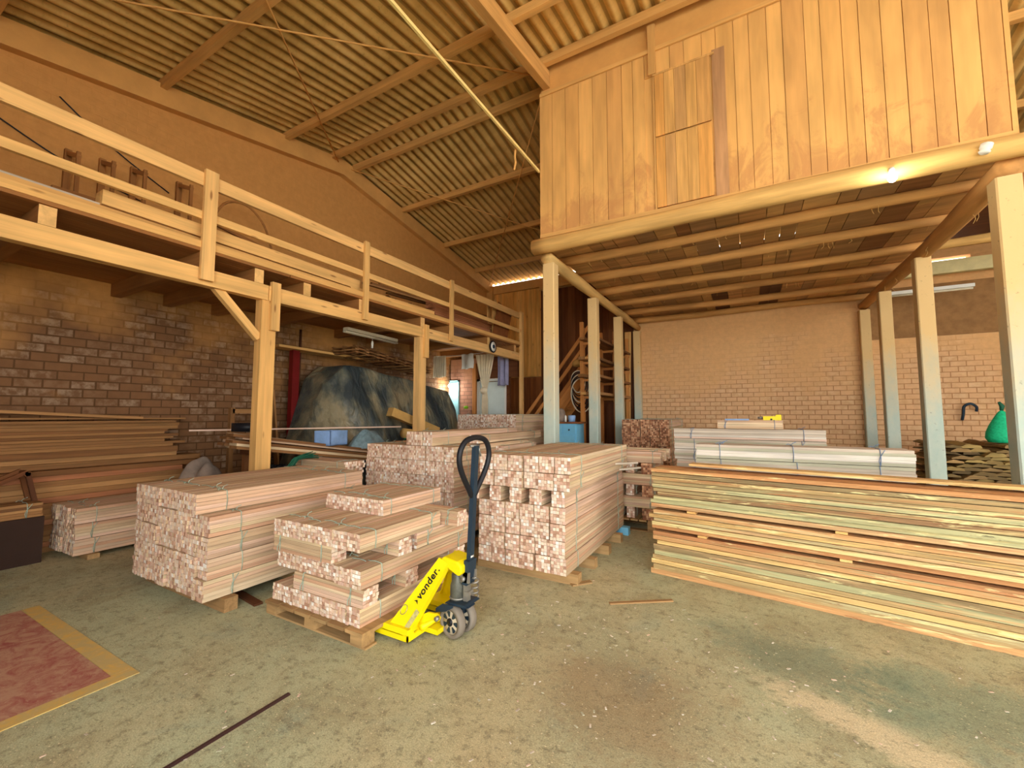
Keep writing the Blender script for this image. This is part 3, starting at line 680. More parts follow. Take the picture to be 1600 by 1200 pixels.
b = MB(); b.lathe([(.0, .033), (.045, .033), (.03, .05), (.0, .05)], 20, T=TT); b.build('sign_center', M['steel_dk'], t)

# wooden panel on the back wall between corner and loft, dark boards
plank_wall('vertical_boarding', -6.68, -5.1, 2.49, 5.06, 10.84, M['panelwood'], .09, .1, category='wall', label='varnished vertical board panel on the back wall left of the loft')
plank_wall('dark_boarding', -5.1, -2.5, .0, 4.95, 10.82, M['darkwood'], .15, .25, category='wall', label='dark old board wall behind the staircase')
plank_wall('reddish_boarding', -6.68, -5.1, .0, 2.48, 10.85, wood('reddish_board', [(150, 88, 42), (140, 80, 38), (160, 96, 48)], grain=(.7, 14), contrast=.3), .15, .2, category='wall', label='reddish brown boards below the varnished panel')
bar('lintel_bar', (-5.1, 10.75, 5.0), (-2.5, 10.75, 5.1), .06, .1, M['beam'], category='beam', label='dusty bar across the top of the dark board wall')
# end face post between deck and panel handled by railing; staircase
st = empty('staircase', (-4.0, 8.9, 0), category='staircase', label='open timber staircase with double handrail climbing behind the left concrete post')
SX0, SZ0, SX1, SZ1 = -5.05, .0, -3.12, 2.45
def sp(x, dz): return SZ0+(x-SX0)*(SZ1-SZ0)/(SX1-SX0)+dz
for y in (9.08, 9.75):
    bar('stringer', (SX0, y, sp(SX0, 0)), (SX1, y, sp(SX1, 0)), .05, .24, M['stairwood'], st)
for k in range(9):
    z = .26+k*.255; x = SX0+(z-SZ0)*(SX1-SX0)/(SZ1-SZ0)
    bar('tread', (x, 9.1, z), (x, 9.73, z), .24, .035, M['stairwood'], st)
for dz in (.22, .57, .87): bar('handrail', (SX0+.15, 9.03, sp(SX0+.15, dz)), (SX1+.05, 9.03, sp(SX1+.05, dz)), .04, .07, M['stairwood'], st)
for x in (-4.78, -3.2): bar('stair_post', (x, 8.98, 0), (x, 8.98, sp(x, 1.0)), .08, .07, M['stairwood'], st, up=(0, 1, 0))
# cables hung from the stair
tc = empty('cable_coil', (-3.12, 8.45, 2.2), category='coil', label='black cables and hose coiled and hung under the stairs')
for k in range(7):
    r = .17+.015*k; pts = []
    for j in range(14):
        a = 2*PI*j/14; pts.append((r*math.cos(a)*.9+.02*k, -.02*k+.03*math.sin(2*a), -.05*k+r*math.sin(a)*1.35-.1))
    curve_tube('cable_loop', pts, .012, M['black'] if k % 3 else M['greytube'], tc, closed=True)
b = MB(); b.lathe([(.1, 0), (.13, .05), (.1, .12), (.05, .15)], 14, T=Matrix.Translation((0, 0, .22))); b.build('hanger_cap', M['cardboard'], tc)
# lumber rack along the left post row, back
rk = empty('lumber_rack', (-2.75, 9.4, 0), category='rack', label='timber rack between the rear left posts holding loose boards')
for y in (8.2, 9.5, 10.6):
    bar('rack_upright', (-2.62, y, 0), (-2.62, y, 3.3), .07, .07, M['stairwood'], rk, up=(0, 1, 0))
    bar('rack_upright', (-2.94, y, 0), (-2.94, y, 3.3), .07, .07, M['stairwood'], rk, up=(0, 1, 0))
    for z in (1.75, 2.1, 2.45, 2.85): bar('rack_arm', (-2.98, y, z), (-2.56, y, z), .05, .05, M['stairwood'], rk)
nb = 0
for z in (1.78, 2.13, 2.48, 2.88):
    for i in range(3):
        nb += 1
        plk((-2.62-.125*i, 7.9+R_(0, .3), z+.045), (-2.61-.125*i, 10.75-R_(0, .2), z+.045), .115, .035+R_(0, .03), random.choice((M['oldplank'], M['beam'])), 'loose board on the timber rack, shelf %s from below, %s from front' % (ordn((nb-1)//3+1), ordn(i+1)), 'boards on the timber rack')
plk((-2.68, 10.6, .0), (-2.62, 10.75, 3.5), .16, .04, M['beam'], 'pale board standing upright at the end of the rack', up=(0, 1, 0))
plank_wall('low_boards', -2.95, -2.55, 0, 1.7, 9.9, M['darkwood'], .14, .2, category='boards', label='brown upright boards under the timber rack')
# blue cabinet
cb_ = empty('cabinet', (-2.93, 7.15, 0), category='cabinet', label='light blue cabinet with two small drawers standing behind the left post')
b = MB(); b.box(-.27, 0, 0, .25, .38, 1.24); b.build('body', M['bluepaint'], cb_)
b = MB(); b.box(-.3, -.03, 1.24, .3, .4, 1.27); b.build('top', M['brownboard'], cb_)
for s in (-1, 1):
    b = MB(); b.box(-.115, -.02, 1.06, .115, .0, 1.21); d = b.build('drawer', M['bluepaint'], cb_, (-.01+s*.125, 0, 0))
    b = MB(); b.lathe([(.012, 0), (.018, .012), (.0, .02)], 10, T=Matrix.Translation((0, -.02, 1.13)) @ Matrix.Rotation(PI/2, 4, 'X')); b.build('knob', M['steel_dk'], d)
b = MB(); b.box(-.24, -.02, .1, .22, .0, 1.02); d = b.build('door', M['bluepaint'], cb_)
curve_tube('handle', [(.0, -.02, .78), (-.02, -.05, .75), (.0, -.02, .71)], .006, M['steel_dk'], d)
b = MB(); b.lathe([(.0, 0), (.09, 0), (.1, .05), (.08, .2), (.05, .24), (.0, .25)], 16, T=Matrix.Translation((-3.05, 7.3, 1.27))); b.build('canister', M['rag'], category='canister', label='dusty grey canister on the blue cabinet')
b = MB(); b.lathe([(.0, 0), (.06, 0), (.07, .09), (.065, .12), (.0, .12)], 16, T=Matrix.Translation((-2.83, 7.3, 1.27))); b.build('tin', M['bluebag'], category='tin', label='small blue tin on the blue cabinet')
b = MB(); b.lathe([(.0, 0), (.02, 0), (.02, .1), (.008, .12), (.0, .12)], 10, T=Matrix.Translation((-2.93, 7.25, 1.27))); b.build('bottle', M['white'], category='bottle', label='little white bottle between the canister and the blue tin')

# ------------------------------------------------------------------ tied bundles of battens
_sm = {}
def stick_mesh(L, sw, sh, ms, me):
    key = (round(L, 3), round(sw, 4), round(sh, 4), ms.name, me.name)
    if key not in _sm:
        b = MB(); b.box(-L/2, -sw/2+.0008, 0, L/2, sw/2-.0008, sh-.0016, mat=[0, 0, 0, 1, 0, 1]); _sm[key] = b.mesh('batten', [ms, me])
    return _sm[key]
_st = {}
def strap_mesh(w, h, tail, mat):
    key = (round(w, 3), round(h, 3), tail, mat.name)
    if key not in _st:
        b = MB(); a = w/2+.003; t = h+.003
        b.tube([(0, -a, .0), (.004, -a-.002, h*.5), (0, -a, t-.004), (0, -a+.006, t), (.006, 0, t+.002), (-.004, a*.6, t+.001), (0, a-.006, t), (0, a, t-.004), (0, a, 0)], .0034, 5)
        if tail == 1:
            b.tube([(0, -a, h*.55), (.012, -a-.012, h*.75), (.03, -a-.02, h*1.0)], .0032, 5); b.tube([(0, -a, h*.55), (-.012, -a-.01, h*.3), (-.006, -a-.014, h*.05)], .0032, 5)
            b.lathe([(.0, -.005), (.006, 0), (.0, .005)], 6, T=Matrix.Translation((0, -a-.002, h*.55)))
        if tail == 2:
            b.tube([(0, 0, t), (.02, .02, t+.018), (.045, .01, t+.03)], .0032, 5); b.tube([(0, 0, t), (-.02, -.015, t+.012), (-.04, -.03, t+.004)], .0032, 5)
        _st[key] = b.mesh('strap', [mat])
    return _st[key]
def bundle(x, y, z, L, axis, nw, nh, sw, sh, lab, grp, detail=True, ms=None, me=None, nst=2, strap=None, jit=.006, tails=True, flip=False):
    """x,y = centre of footprint; tied bundle nw x nh battens"""
    ms = ms or M['side']; me = me or M['end']; strap = strap or M['strap']
    rzv = (PI/2 if axis == 'Y' else 0.)+(PI if flip else 0)+R_(-.006, .006)
    tg = dict(category='bundle', label=lab, group=grp)
    w = nw*sw; h = nh*sh
    if detail:
        root = empty('lumber_bundle', (x, y, z), rzv, **tg); mesh = stick_mesh(L, sw, sh, ms, me)
        for i in range(nw):
            for j in range(nh):
                link('batten', mesh, root, (R_(-jit, jit), (i-(nw-1)/2)*sw, j*sh))
    else:
        b = MB()
        for i in range(nw):
            for j in range(nh):
                d = R_(-jit, jit); yy = (i-(nw-1)/2)*sw
                b.box(-L/2+d, yy-sw/2+.0006, j*sh, L/2+d, yy+sw/2-.0006, (j+1)*sh-.0012, mat=[0, 0, 0, 1, 0, 1], rnd=R_(.001, 1))
        root = b.build('lumber_bundle', [ms, me], None, (x, y, z), **tg); root.rotation_euler = (0, 0, rzv)
    for k in range(nst):
        t = (k/(nst-1)-.5)*.72 if nst > 1 else 0.
        tl = random.choice((0, 1, 1, 2)) if tails else 0
        link('strap', strap_mesh(w, h, tl, strap), root, (t*L+R_(-.02, .02), 0, 0))
    return root
def stack(x0, y0, z0, cols, tiers, L, nw, nh, sw, sh, where, grp, axis='Y', colgap=.008, shift=None, **kw):
    """bundles with their ends to the camera (axis Y) starting at x0 (left) and front plane y0"""
    w = nw*sw+colgap; h = nh*sh+.004
    for t in range(tiers):
        dx, c0, c1 = (shift or {}).get(t, (0, 0, cols))
        for c in range(c0, c1):
            lab = '%s batten bundle from left, %s tier up, %s' % (ordn(c-c0+1), ordn(t+1), where)
            jx = R_(-.002, .002)
            if axis == 'Y': bundle(x0+dx+(c+.5)*w+jx, y0+L/2+R_(-.012, .012), z0+t*h, L, 'Y', nw, nh, sw, sh, lab, grp, **kw)

# pallets / bearers
def pallet(x0, y0, x1, y1, h, lab, rows, blocks, parent_name='pallet', bs=.1):
    t = empty(parent_name, ((x0+x1)/2, (y0+y1)/2, 0), category='pallet', label=lab)
    ox, oy = (x0+x1)/2, (y0+y1)/2
    for y in rows:
        b = MB(); b.box(x0-ox, y-oy-.04, 0, x1-ox, y-oy+.05, .012); b.build('bottom_board', M['palletwood'], t)
        for x in blocks:
            b = MB(); b.box(x-ox-bs/2, y-oy-bs/2, .012, x-ox+bs/2, y-oy+bs/2, h-.022); b.build('block', M['palletwood'], t)
    n = 6; w = (x1-x0)/n
    for k in range(n):
        b = MB(); b.box(x0-ox+k*w+.008, y0-oy, h-.022, x0-ox+(k+1)*w-.008, y1-oy, h-.001); b.build('top_board', M['palletwood'], t)
    return t

# A: tall stack on the left
SA = 'tall stack left of loaded pallet'
stack(-4.5, 1.6, .1, 8, 5, 1.5, 5, 5, .0276, .0284, SA, 'bundles of the tall left stack', shift={0: (0, 0, 8), 4: (0, 0, 7)})
for y, l in ((1.75, 'near'), (2.35, 'middle'), (2.95, 'far')):
    bar('bearer', (-4.5, y, .05), (-3.28, y, .05), .09, .095, M['palletwood'], category='bearer', label=l+' timber bearer under the tall left stack', group='bearers under the left stack')
plk((-3.9, 1.98, .008), (-3.2, 1.9, .008), .06, .015, M['darkwood'], 'thin dark strip sticking out on the floor under the left stack', name='floor_strip', cat='strip')
# C: short stack far left
stack(-6.28, 1.56, .05, 4, 3, .95, 5, 5, .029, .029, 'short stack at the far left', 'bundles of the short far left stack')
for y in (1.7, 2.35):
    bar('bearer', (-6.28, y, .024), (-5.62, y, .024), .09, .046, M['palletwood'], category='bearer', label=('near' if y < 2 else 'far')+' bearer under the short far left stack', group='bearers far left')
# P: mixed stack on the pallet
SP = 'stack loaded on the front pallet'; GP = 'bundles on the front pallet'
pallet(-3.03, 1.84, -2.04, 2.95, .1, 'worn wooden pallet in front carrying the mixed batten stack', (1.9, 2.3, 2.82), (-2.97, -2.55, -2.11))
PW, PH = .0245, .0222
def pb(x, y, z, L, ax, lab, nw=5, nh=5, **kw): bundle(x, y, z, L, ax, nw, nh, PW, PH, lab, GP, **kw)
ZT = [.1+.1125*i for i in range(7)]
for c in range(7):
    xx = -3.0+(c+.5)*.1265
    pb(xx, 1.88+.575, ZT[0], 1.15, 'Y', '%s end-on bundle from left, bottom tier, on front pallet' % ordn(c+1))
    pb(xx, 1.88+.575, ZT[2], 1.15 if c > 4 else 1.1, 'Y', '%s end-on bundle from left, third tier, on front pallet' % ordn(c+1))
    pb(xx, 1.87+.39, ZT[4], .78, 'Y', '%s end-on bundle from left, fifth tier, on front pallet' % ordn(c+1))
pb(-2.44, 1.95, ZT[1], .68, 'X', 'crosswise pink bundle at the front of second tier, on front pallet')
pb(-2.44, 2.33, ZT[1], .66, 'X', 'middle crosswise bundle, second tier, on front pallet', nw=5)
pb(-2.44, 2.9, ZT[1], .66, 'X', 'rear crosswise bundle, second tier, on front pallet')
pb(-2.7, 1.94, ZT[3], .62, 'X', 'crosswise pale bundle at front left of fourth tier, on front pallet')
pb(-2.44, 2.26, ZT[3], .66, 'X', 'crosswise pink bundle in the middle of fourth tier, on front pallet')
pb(-2.18, 2.72, ZT[3], .66, 'Y', 'long pink bundle along the right of fourth tier, on front pallet')
pb(-2.7, 2.7, ZT[3], .6, 'X', 'rear left crosswise bundle, fourth tier, on front pallet')
pb(-2.3, 2.73, ZT[4], .66, 'X', 'crosswise bundle behind the fifth tier with white ends, on front pallet')
for c in range(5):
    pb(-2.98+.0+(c+.5)*.126, 2.28+.33, ZT[5], .66, 'Y', '%s end-on bundle from left, topmost tier, on front pallet' % ordn(c+1))
# B: tall stack behind the jack handle
SB = 'tall stack right of pallet jack'; GB = 'bundles of the stack right of the pallet jack'
BWd, BHt = .0288, .0282
stack(-2.2, 3.3, .09, 6, 4, 1.85, 5, 5, BWd*.94, BHt*.94, SB, GB)
for i, x in enumerate((-2.24, -2.03, -1.82, -1.62, -1.42)):
    bundle(x+.01, 3.3+.92, .09+4*(5*BHt*.94+.004), 1.85, 'Y', 5 if i else 4, 5, .0235, .0255, '%s spaced batten bundle from left, fifth tier up, %s' % (ordn(i+1), SB), GB)
stack(-2.18, 3.3, .09+4*(5*BHt*.94+.004)+.131, 6, 2, 1.85, 5, 5, BWd*.97, BHt*.97, 'top block right of pallet jack', GB)
for i, y in enumerate((3.42, 3.85, 4.3, 4.75, 5.08)):
    bar('bearer', (-2.25, y, .044), (-1.27, y, .044), .09, .088, M['palletwood'] if i < 4 else M['bluepaint'], category='bearer', label='%s timber bearer from the front under the tall stack behind the jack' % ordn(i+1), group='bearers under the stack behind the jack')
plk((-1.2, 3.5, .008), (-1.32, 3.36, .008), .05, .014, M['palletwood'], 'small wood offcut on the floor by the stack corner', name='offcut', cat='offcut')
for i, (z, y) in enumerate(((.86, 4.75), (.78, 4.9))):
    plk((-1.32, y-.1, z), (-1.12, y+.15, z+.01*i), .03, .02, M['side_pale'], ('upper' if i == 0 else 'lower')+' loose batten end sticking out beyond the tall stack', name='loose_batten', cat='batten')
# D: behind, left of B
GD = 'bundles of the stack behind the front pallet'
stack(-4.02, 3.62, .1, 10, 6, 1.75, 5, 6, .0244, .026, 'stack behind the front pallet', GD, detail=False)
for c, x in enumerate((-3.36, -3.235, -3.11)):
    bundle(x+.02, 4.6, .1+6*.16, 1.95, 'Y', 5, 5, .0244, .03, '%s of three bundles from left on top of the stack behind the front pallet' % ordn(c+1), GD, detail=False)
bundle(-2.83, 5.0, .1+5*.16+.165, .0+1.7, 'Y', 5, 4, .0244, .024, 'long low bundle lying on the right rear of the stack behind the front pallet', GD, detail=False)
bundle(-2.66, 4.9, .9, .9, 'Y', 5, 5, .022, .024, 'short bundle with pink ends beside the raised jack handle', GD, detail=False)
for i, z in enumerate((.1, .23, .36, .49, .62, .75)):
    bundle(-2.66, 4.95, z, 1.2, 'Y', 5, 5, .022, .0255, 'bundle with dark side between the two rear stacks, %s tier up' % ordn(i+1), GD, detail=False)
for y in (3.8, 5.1): bar('bearer', (-4.0, y, .048), (-2.55, y, .048), .09, .094, M['palletwood'], category='bearer', label=('near' if y < 4 else 'far')+' bearer under the stack behind the front pallet', group='rear bearers')
# L: low cross bundles with rough pink ends behind stack A
for t in range(6):
    for k in range(2):
        if k == 1 and t < 4: continue
        bundle(-4.5+(.1 if t == 5 else 0), 3.32+.14*k, .05+.137*t, .9, 'X', 5, 5, .026, .0268, 'low bundle with ragged ends behind the left stack, %s tier up, %s row' % (ordn(t+1), ordn(k+1)), 'ragged bundles behind the left stack', detail=False, jit=.03)
# E: far stack by the left concrete post
stack(-5.0, 6.75, .1, 10, 9, 1.9, 5, 5, .0245, .0283, 'far stack before the staircase', 'bundles of the far stack before the staircase', detail=False, shift={k: (0, 0 if k > 6 else 9, 10) for k in range(9)})
b = MB(); b.box(-4.98, 6.8, 0, -3.9, 8.6, 1.1); 
# core of bundles hidden in the middle is left out; bearers carry the visible ones
for k in range(3): bar('bearer', (-5.0, 7.0+.7*k, .05), (-3.72, 7.0+.7*k, .05), .1, .098, M['palletwood'], category='bearer', label='%s bearer from the front under the far stack before the staircase' % ordn(k+1), group='far bearers')
for k in range(2):
    for t in range(7): bundle(-4.93+.13*k, 7.7, .1+t*.1455, 1.9, 'Y', 5, 5, .0245, .0283, 'far stack before the staircase, left hand bundle %s up in %s column' % (ordn(t+1), ordn(k+1)), 'bundles of the far stack before the staircase', detail=False)
for k in range(2):
    for t in range(7): bundle(-4.4+.3*k, 7.7, .1+t*.1455, 1.9, 'Y', 5, 5, .0245, .0283, 'far stack before the staircase, inner bundle %s up in %s column' % (ordn(t+1), ordn(k+1)), 'bundles of the far stack before the staircase', detail=False)
# F: brown ended stack by the rear left post
stack(-1.97, 7.5, .12, 5, 8, 1.7, 6, 5, .0255, .0292, 'brown ended stack at the back wall', 'bundles of the brown ended stack', detail=False, me=M['end_brown'])
for y in (7.7, 9.0): bar('bearer', (-1.97, y, .058), (-1.2, y, .058), .1, .116, M['palletwood'], category='bearer', label=('near' if y < 8 else 'far')+' bearer under the brown ended stack', group='bearers at the back')
# G: crosswise stack right of B on a pallet
GG = 'bundles of the criss-cross stack'
pallet(-1.62, 5.28, -1.0, 6.1, .14, 'small pallet under the criss-cross stack between two big stacks', (5.34, 5.7, 6.04), (-1.55, -1.06), bs=.09)
zz = .142
for t in range(6):
    if t % 2 == 0:
        for k, x in enumerate((-1.5, -1.12)):
            bundle(x+.02, 5.68, zz, .78, 'Y', 5, 5, .0245, .0262, '%s end-on bundle, %s tier up, criss-cross stack' % (ORD[k+1], ordn(t+1)), GG, detail=False, me=M['end_brown'])
        bundle(-1.31, 5.68, zz, .7, 'Y', 4, 5, .0245, .0262, 'middle end-on bundle, %s tier up, criss-cross stack' % ordn(t+1), GG, detail=False)
    else:
        for k in range(2 if t < 5 else 3): bundle(-1.3+(.03 if t == 5 else 0), 5.37+.3*k, zz, .66, 'X', 5, 5, .0245, .0262, '%s crosswise bundle from front, %s tier up, criss-cross stack' % (ordn(k+1), ordn(t+1)), GG, detail=False)
    zz += .1355
# H: rear long stack
GH = 'long pale bundles of the rear stack'
for t in range(8):
    for k in range(2):
        bundle(-.06+(.0 if t > 4 else .03), 6.35+.16*k, .1+t*.1395, 1.72, 'X', 5, 5, .03, .027, 'long pale bundle, %s tier up, %s row, rear stack under the back wall' % (ordn(t+1), ordn(k+1)), GH, detail=False, ms=M['side_pale'], strap=M['strapblue'], flip=False)
bundle(.0, 6.4, .1+8*.1395, .74, 'X', 5, 4, .026, .028, 'short bundle on top of the rear stack carrying a drill', GH, detail=False, strap=M['strapblue'])
for x in (-.7, .6): bar('bearer', (x, 6.2, .048), (x, 6.7, .048), .09, .094, M['palletwood'], category='bearer', label=('left' if x < 0 else 'right')+' bearer under the rear long stack', group='bearers rear stack')
# I: middle long stack
GI = 'long pale bundles of the middle stack'
for t in range(7):
    for k in range(2):
        bundle(.36+(.0 if t > 4 else .02), 4.86+.17*k, .09+t*.1445, 1.7, 'X', 5, 5, .031, .028, 'long whitish bundle, %s tier up, %s row, stack behind the plank pile' % (ordn(t+1), ordn(k+1)), GI, detail=False, ms=M['side_pale'], nst=3, strap=M['strapblue'])
for x in (-.2, .9): bar('bearer', (x, 4.75, .043), (x, 5.15, .043), .09, .084, M['palletwood'], category='bearer', label=('left' if x < 0 else 'right')+' bearer under the stack behind the plank pile', group='bearers middle stack')
# small items on the rear stack
b = MB(); b.box(-.28, 6.32, 1.328, .0, 6.44, 1.345); b.build('blue_wrap', M['bluebag'], category='wrapper', label='blue wrapper on the short bundle of the rear stack')
t = empty('nail_gun', (.26, 6.4, 1.33), category='tool', label='yellow power tool lying on the short bundle of the rear stack')
b = MB(); b.box(-.1, -.03, .0, .1, .03, .05); b.box(.04, -.025, .0, .1, .025, .07); b.build('body', M['jackyellow'], t)
b = MB(); b.tube([(-.16, 0, .03), (-.1, 0, .03)], .014, 8); b.build('nozzle', M['chrome'], t)
b = MB(); b.box(-.02, -.04, 1.329-1.33, .0, .04, .02); b.build('trigger', M['black'], t)

# ------------------------------------------------------------------ long plank pile in front right
GJ = 'long sawn planks piled in the right foreground'
A0 = Vector((-.8, 3.98, 0)); DIR = Vector((2.14, -.32, 0)).normalized(); NRM = Vector((-DIR.y, DIR.x, 0))
z = .0; i = 0; lay = []
while z < .9:
    h = random.choice((.026, .03, .034, .036)) if z > .25 else random.choice((.034, .04, .046))
    lay.append((z, h)); z += h+.001
    if len(lay) in (9, 15): 
        lay.append((z, -.018)); z += .019
n = 0
LT = 3.1
for (z, h) in lay:
    if h < 0:
        for k, t in enumerate((.4, 1.4, 2.35)):
            p = A0+DIR*(t+R_(-.1, .1)); 
            bar('sticker', tuple(p-NRM*.0+Vector((0, 0, z+.009))), tuple(p+NRM*.3+Vector((0, 0, z+.009))), .07, .0175, M['timber'], category='spacer', label='short wood spacer between planks, %s along the pile at height %d cm' % (('left', 'middle', 'right')[k], int(z*100)), group='spacers in the plank pile')
        continue
    n += 1
    s = R_(-.015, .035)+(.03 if n in (6, 7, 12, 18) else 0); off = R_(-.013, .013)
    p0 = A0+DIR*s+NRM*(.15+off)+Vector((0, 0, z+h/2)); p1 = A0+DIR*(LT+R_(-.2, .3))+NRM*(.15+off+R_(-.012, .012))+Vector((0, 0, z+h/2))
    bar('long_plank', tuple(p0), tuple(p1), .3, h-R_(.002, .006), M['plank'], category='plank', label='long sawn plank, %s from the floor, in the right foreground pile' % ordn(n), group=GJ)
plk(tuple(A0+DIR*.3+NRM*.22+Vector((0, 0, .955))), tuple(A0+DIR*2.9+NRM*.24+Vector((0, 0, .945))), .14, .02, M['plank'], 'thin plank lying loose on top of the long plank pile', GJ, name='long_plank')

# ------------------------------------------------------------------ slab wood pile behind the right posts
GK = 'rough bark slabs stacked behind the right posts'
def slab_mesh(L, w, h):
    b = MB(); n = 10; vs = []; seg = 5; ph = R_(0, 6)
    for s in range(seg+1):
        y = L*s/seg
        for j in range(n):
            a = PI*j/(n-1)
            vs.append((w/2*math.cos(a)*(1+.08*math.sin(3*a+ph)), y, h*math.sin(a)*(1+.15*math.sin(5*a+ph+s))+.01*math.sin(s*1.7+ph)))
    fs = [(s*n+j, s*n+j+1, (s+1)*n+j+1, (s+1)*n+j) for s in range(seg) for j in range(n-1)]+[(s*n+n-1, s*n, (s+1)*n, (s+1)*n+n-1) for s in range(seg)]
    fs += [tuple(range(n-1, -1, -1)), tuple(seg*n+j for j in range(n))]
    b.add(vs, fs, 0); return b.mesh('bark_slab', [M['slab']])
protos = [slab_mesh(1.3, R_(.16, .26), R_(.035, .06)) for _ in range(8)]
for r in range(19):
    for c in range(7):
        if r > 17 and c in (2, 5): continue
        o = link('bark_slab', protos[random.randrange(8)], None, (2.5+c*.2+(.1 if r % 2 else 0)+R_(-.02, .02), 8.3+R_(-.05, .08), .004+r*.052), category='slab', group=GK,
                 label='rough bark slab, %s row up, %s from left, behind right posts' % (ordn(r+1), ordn(c+1)))
        if r % 3 == 1: o.rotation_euler = (0, R_(-.1, .1), R_(-.03, .03))
tg = empty('mesh_sack', (3.08, 8.6, 1.0), category='sack', label='bright green mesh sack on the bark slab pile')
b = MB(); b.lathe([(.0, 0), (.17, .01), (.2, .07), (.19, .15), (.15, .25), (.09, .36), (.04, .44), (.0, .47)], 18, T=Matrix.Translation((.04, 0, 0)) @ Matrix.Diagonal((.9, .8, 1, 1))); b.build('sack_body', M['green'], tg)
b = MB(); b.tube([(.04, 0, .46), (.05, 0, .52), (.02, 0, .58)], [.02, .03, .015], 8); b.build('sack_neck', M['darkgreen'], tg)

# ------------------------------------------------------------------ old planks against the left wall
GN = 'brown planks piled along the left wall'
z = .0; n = 0
for i in range(27):
    h = random.choice((.035, .05, .06, .07)); 
    if i > 17: h = random.choice((.03, .035, .04))
    n += 1
    y1 = 2.9+R_(-.15, .1)-(R_(.0, .3) if i > 14 else 0)
    x = -6.69+R_(-.008, .02)
    bar('wall_plank', (x, -1.2+R_(-.2, .3), z+h/2), (x+R_(-.02, .02), y1, z+h/2+.0), (.34+R_(-.03, .0)) if i < 20 else R_(.15, .28), h-.002, M['oldplank'], category='plank', group=GN,
        label='brown plank, %s from the floor, in the pile along the left wall' % ordn(n))
    z += h
plk((-6.62, .6, z+.14), (-6.62, 2.35, z+.03), .16, .03, M['oldplank'], 'slanting plank resting on top of the left wall pile', GN, name='wall_plank')
plk((-6.75, .9, z+.03), (-6.75, 2.85, z+.02), .2, .02, M['oldplank'], 'thin pale edged plank highest on the left wall pile', GN, name='wall_plank')
z2 = 0.
for i in range(15):
    h = .055
    bar('square_beam', (-6.39+R_(-.006, .006), .7+R_(0, .2), z2+h/2), (-6.39, 2.75+R_(-.1, .15), z2+h/2), .17, h-.003, M['redplank'] if i % 4 == 1 else M['oldplank'], category='beam', group='beams in front of the left wall pile',
        label='squared beam, %s from the floor, before the left wall pile' % ordn(i+1))
    z2 += h
b = MB(); b.box(-6.27, .75, 0, -5.93, 1.42, .43); b.build('crate', plain('black_brown_board', (52, 34, 24), .8), category='crate', label='dark crate at the left edge of the photo beside the short stack')
for i in range(2): bundle(-6.17+.145*i, 1.08, .432, .66, 'Y', 5, 5, .028, .026, '%s of two battens bundles on the dark crate at the left edge' % ('left', 'right')[i], 'bundles on the dark crate', ms=M['oldplank'])
t = empty('broken_chair', (-6.1, 1.1, .57), category='chair frame', label='dark broken chair frame lying on bundles at the left photo edge')
for a, c in (((-6.2, .8, .6), (-6.2, 1.3, .86)), ((-6.0, .8, .6), (-6.0, 1.3, .86)), ((-6.22, 1.3, .84), (-5.98, 1.3, .84)), ((-6.22, .85, .61), (-5.98, .85, .61)), ((-6.2, 1.3, .85), (-6.2, 1.36, .58)), ((-6.0, 1.3, .85), (-6.0, 1.36, .58))):
    bar('frame_bar', a, c, .035, .04, M['darkwood'], t, up=(1, 0, 0) if a[0] == c[0] else (0, 0, 1))

# diagonal board pile behind the braced post, low rubble
GM = 'long boards leaning behind the braced timber post'
for i in range(5):
    for k in range(2):
        dz = -.036*i
        plk((-5.2-.2*k, 2.72+R_(-.06, .06), 1.17+dz), (-4.98-.2*k, 5.05+R_(-.1, .1), .8+dz), .19, .033, M['side'] if (i+k) % 2 else M['oldplank'], '%s board down, %s row, in the tilted pile behind the braced post' % (ordn(i+1), 'front' if k == 0 else 'rear'), GM)
for y, h, l in ((3.0, .94, 'near'), (4.9, .62, 'far')):
    t = empty('trestle', (-5.25, y, 0), category='trestle', label=l+' trestle under the tilted boards behind the braced post', group='trestles under the tilted boards')
    bar('leg', (-5.08, y, 0), (-5.08, y, h), .06, .06, M['darkwood'], t, up=(0, 1, 0)); bar('leg', (-5.45, y, 0), (-5.45, y, h), .06, .06, M['darkwood'], t, up=(0, 1, 0))
    bar('top_bar', (-5.52, y, h-.0), (-4.98, y, h-.0), .07, .06, M['darkwood'], t)
# strap roll (black coil) by the post
t = empty('strapping_coil', (-5.3, 2.95, 1.2), category='coil', label='black roll of strapping lying on the tilted boards')
b = MB(); b.lathe([(.13, 0), (.19, .0), (.19, .1), (.13, .1)], 28, ring=True); b.build('coil', M['black'], t)
b = MB(); b.box(.185, -.01, -.002, .195, .01, .104); b.build('tie', M['white'], t)
plk((-6.2, 2.7, 1.2), (-5.1, 5.3, 1.2), .03, .02, M['side_pale'], 'long thin pale lath stretching behind the braced post', name='lath', cat='lath')
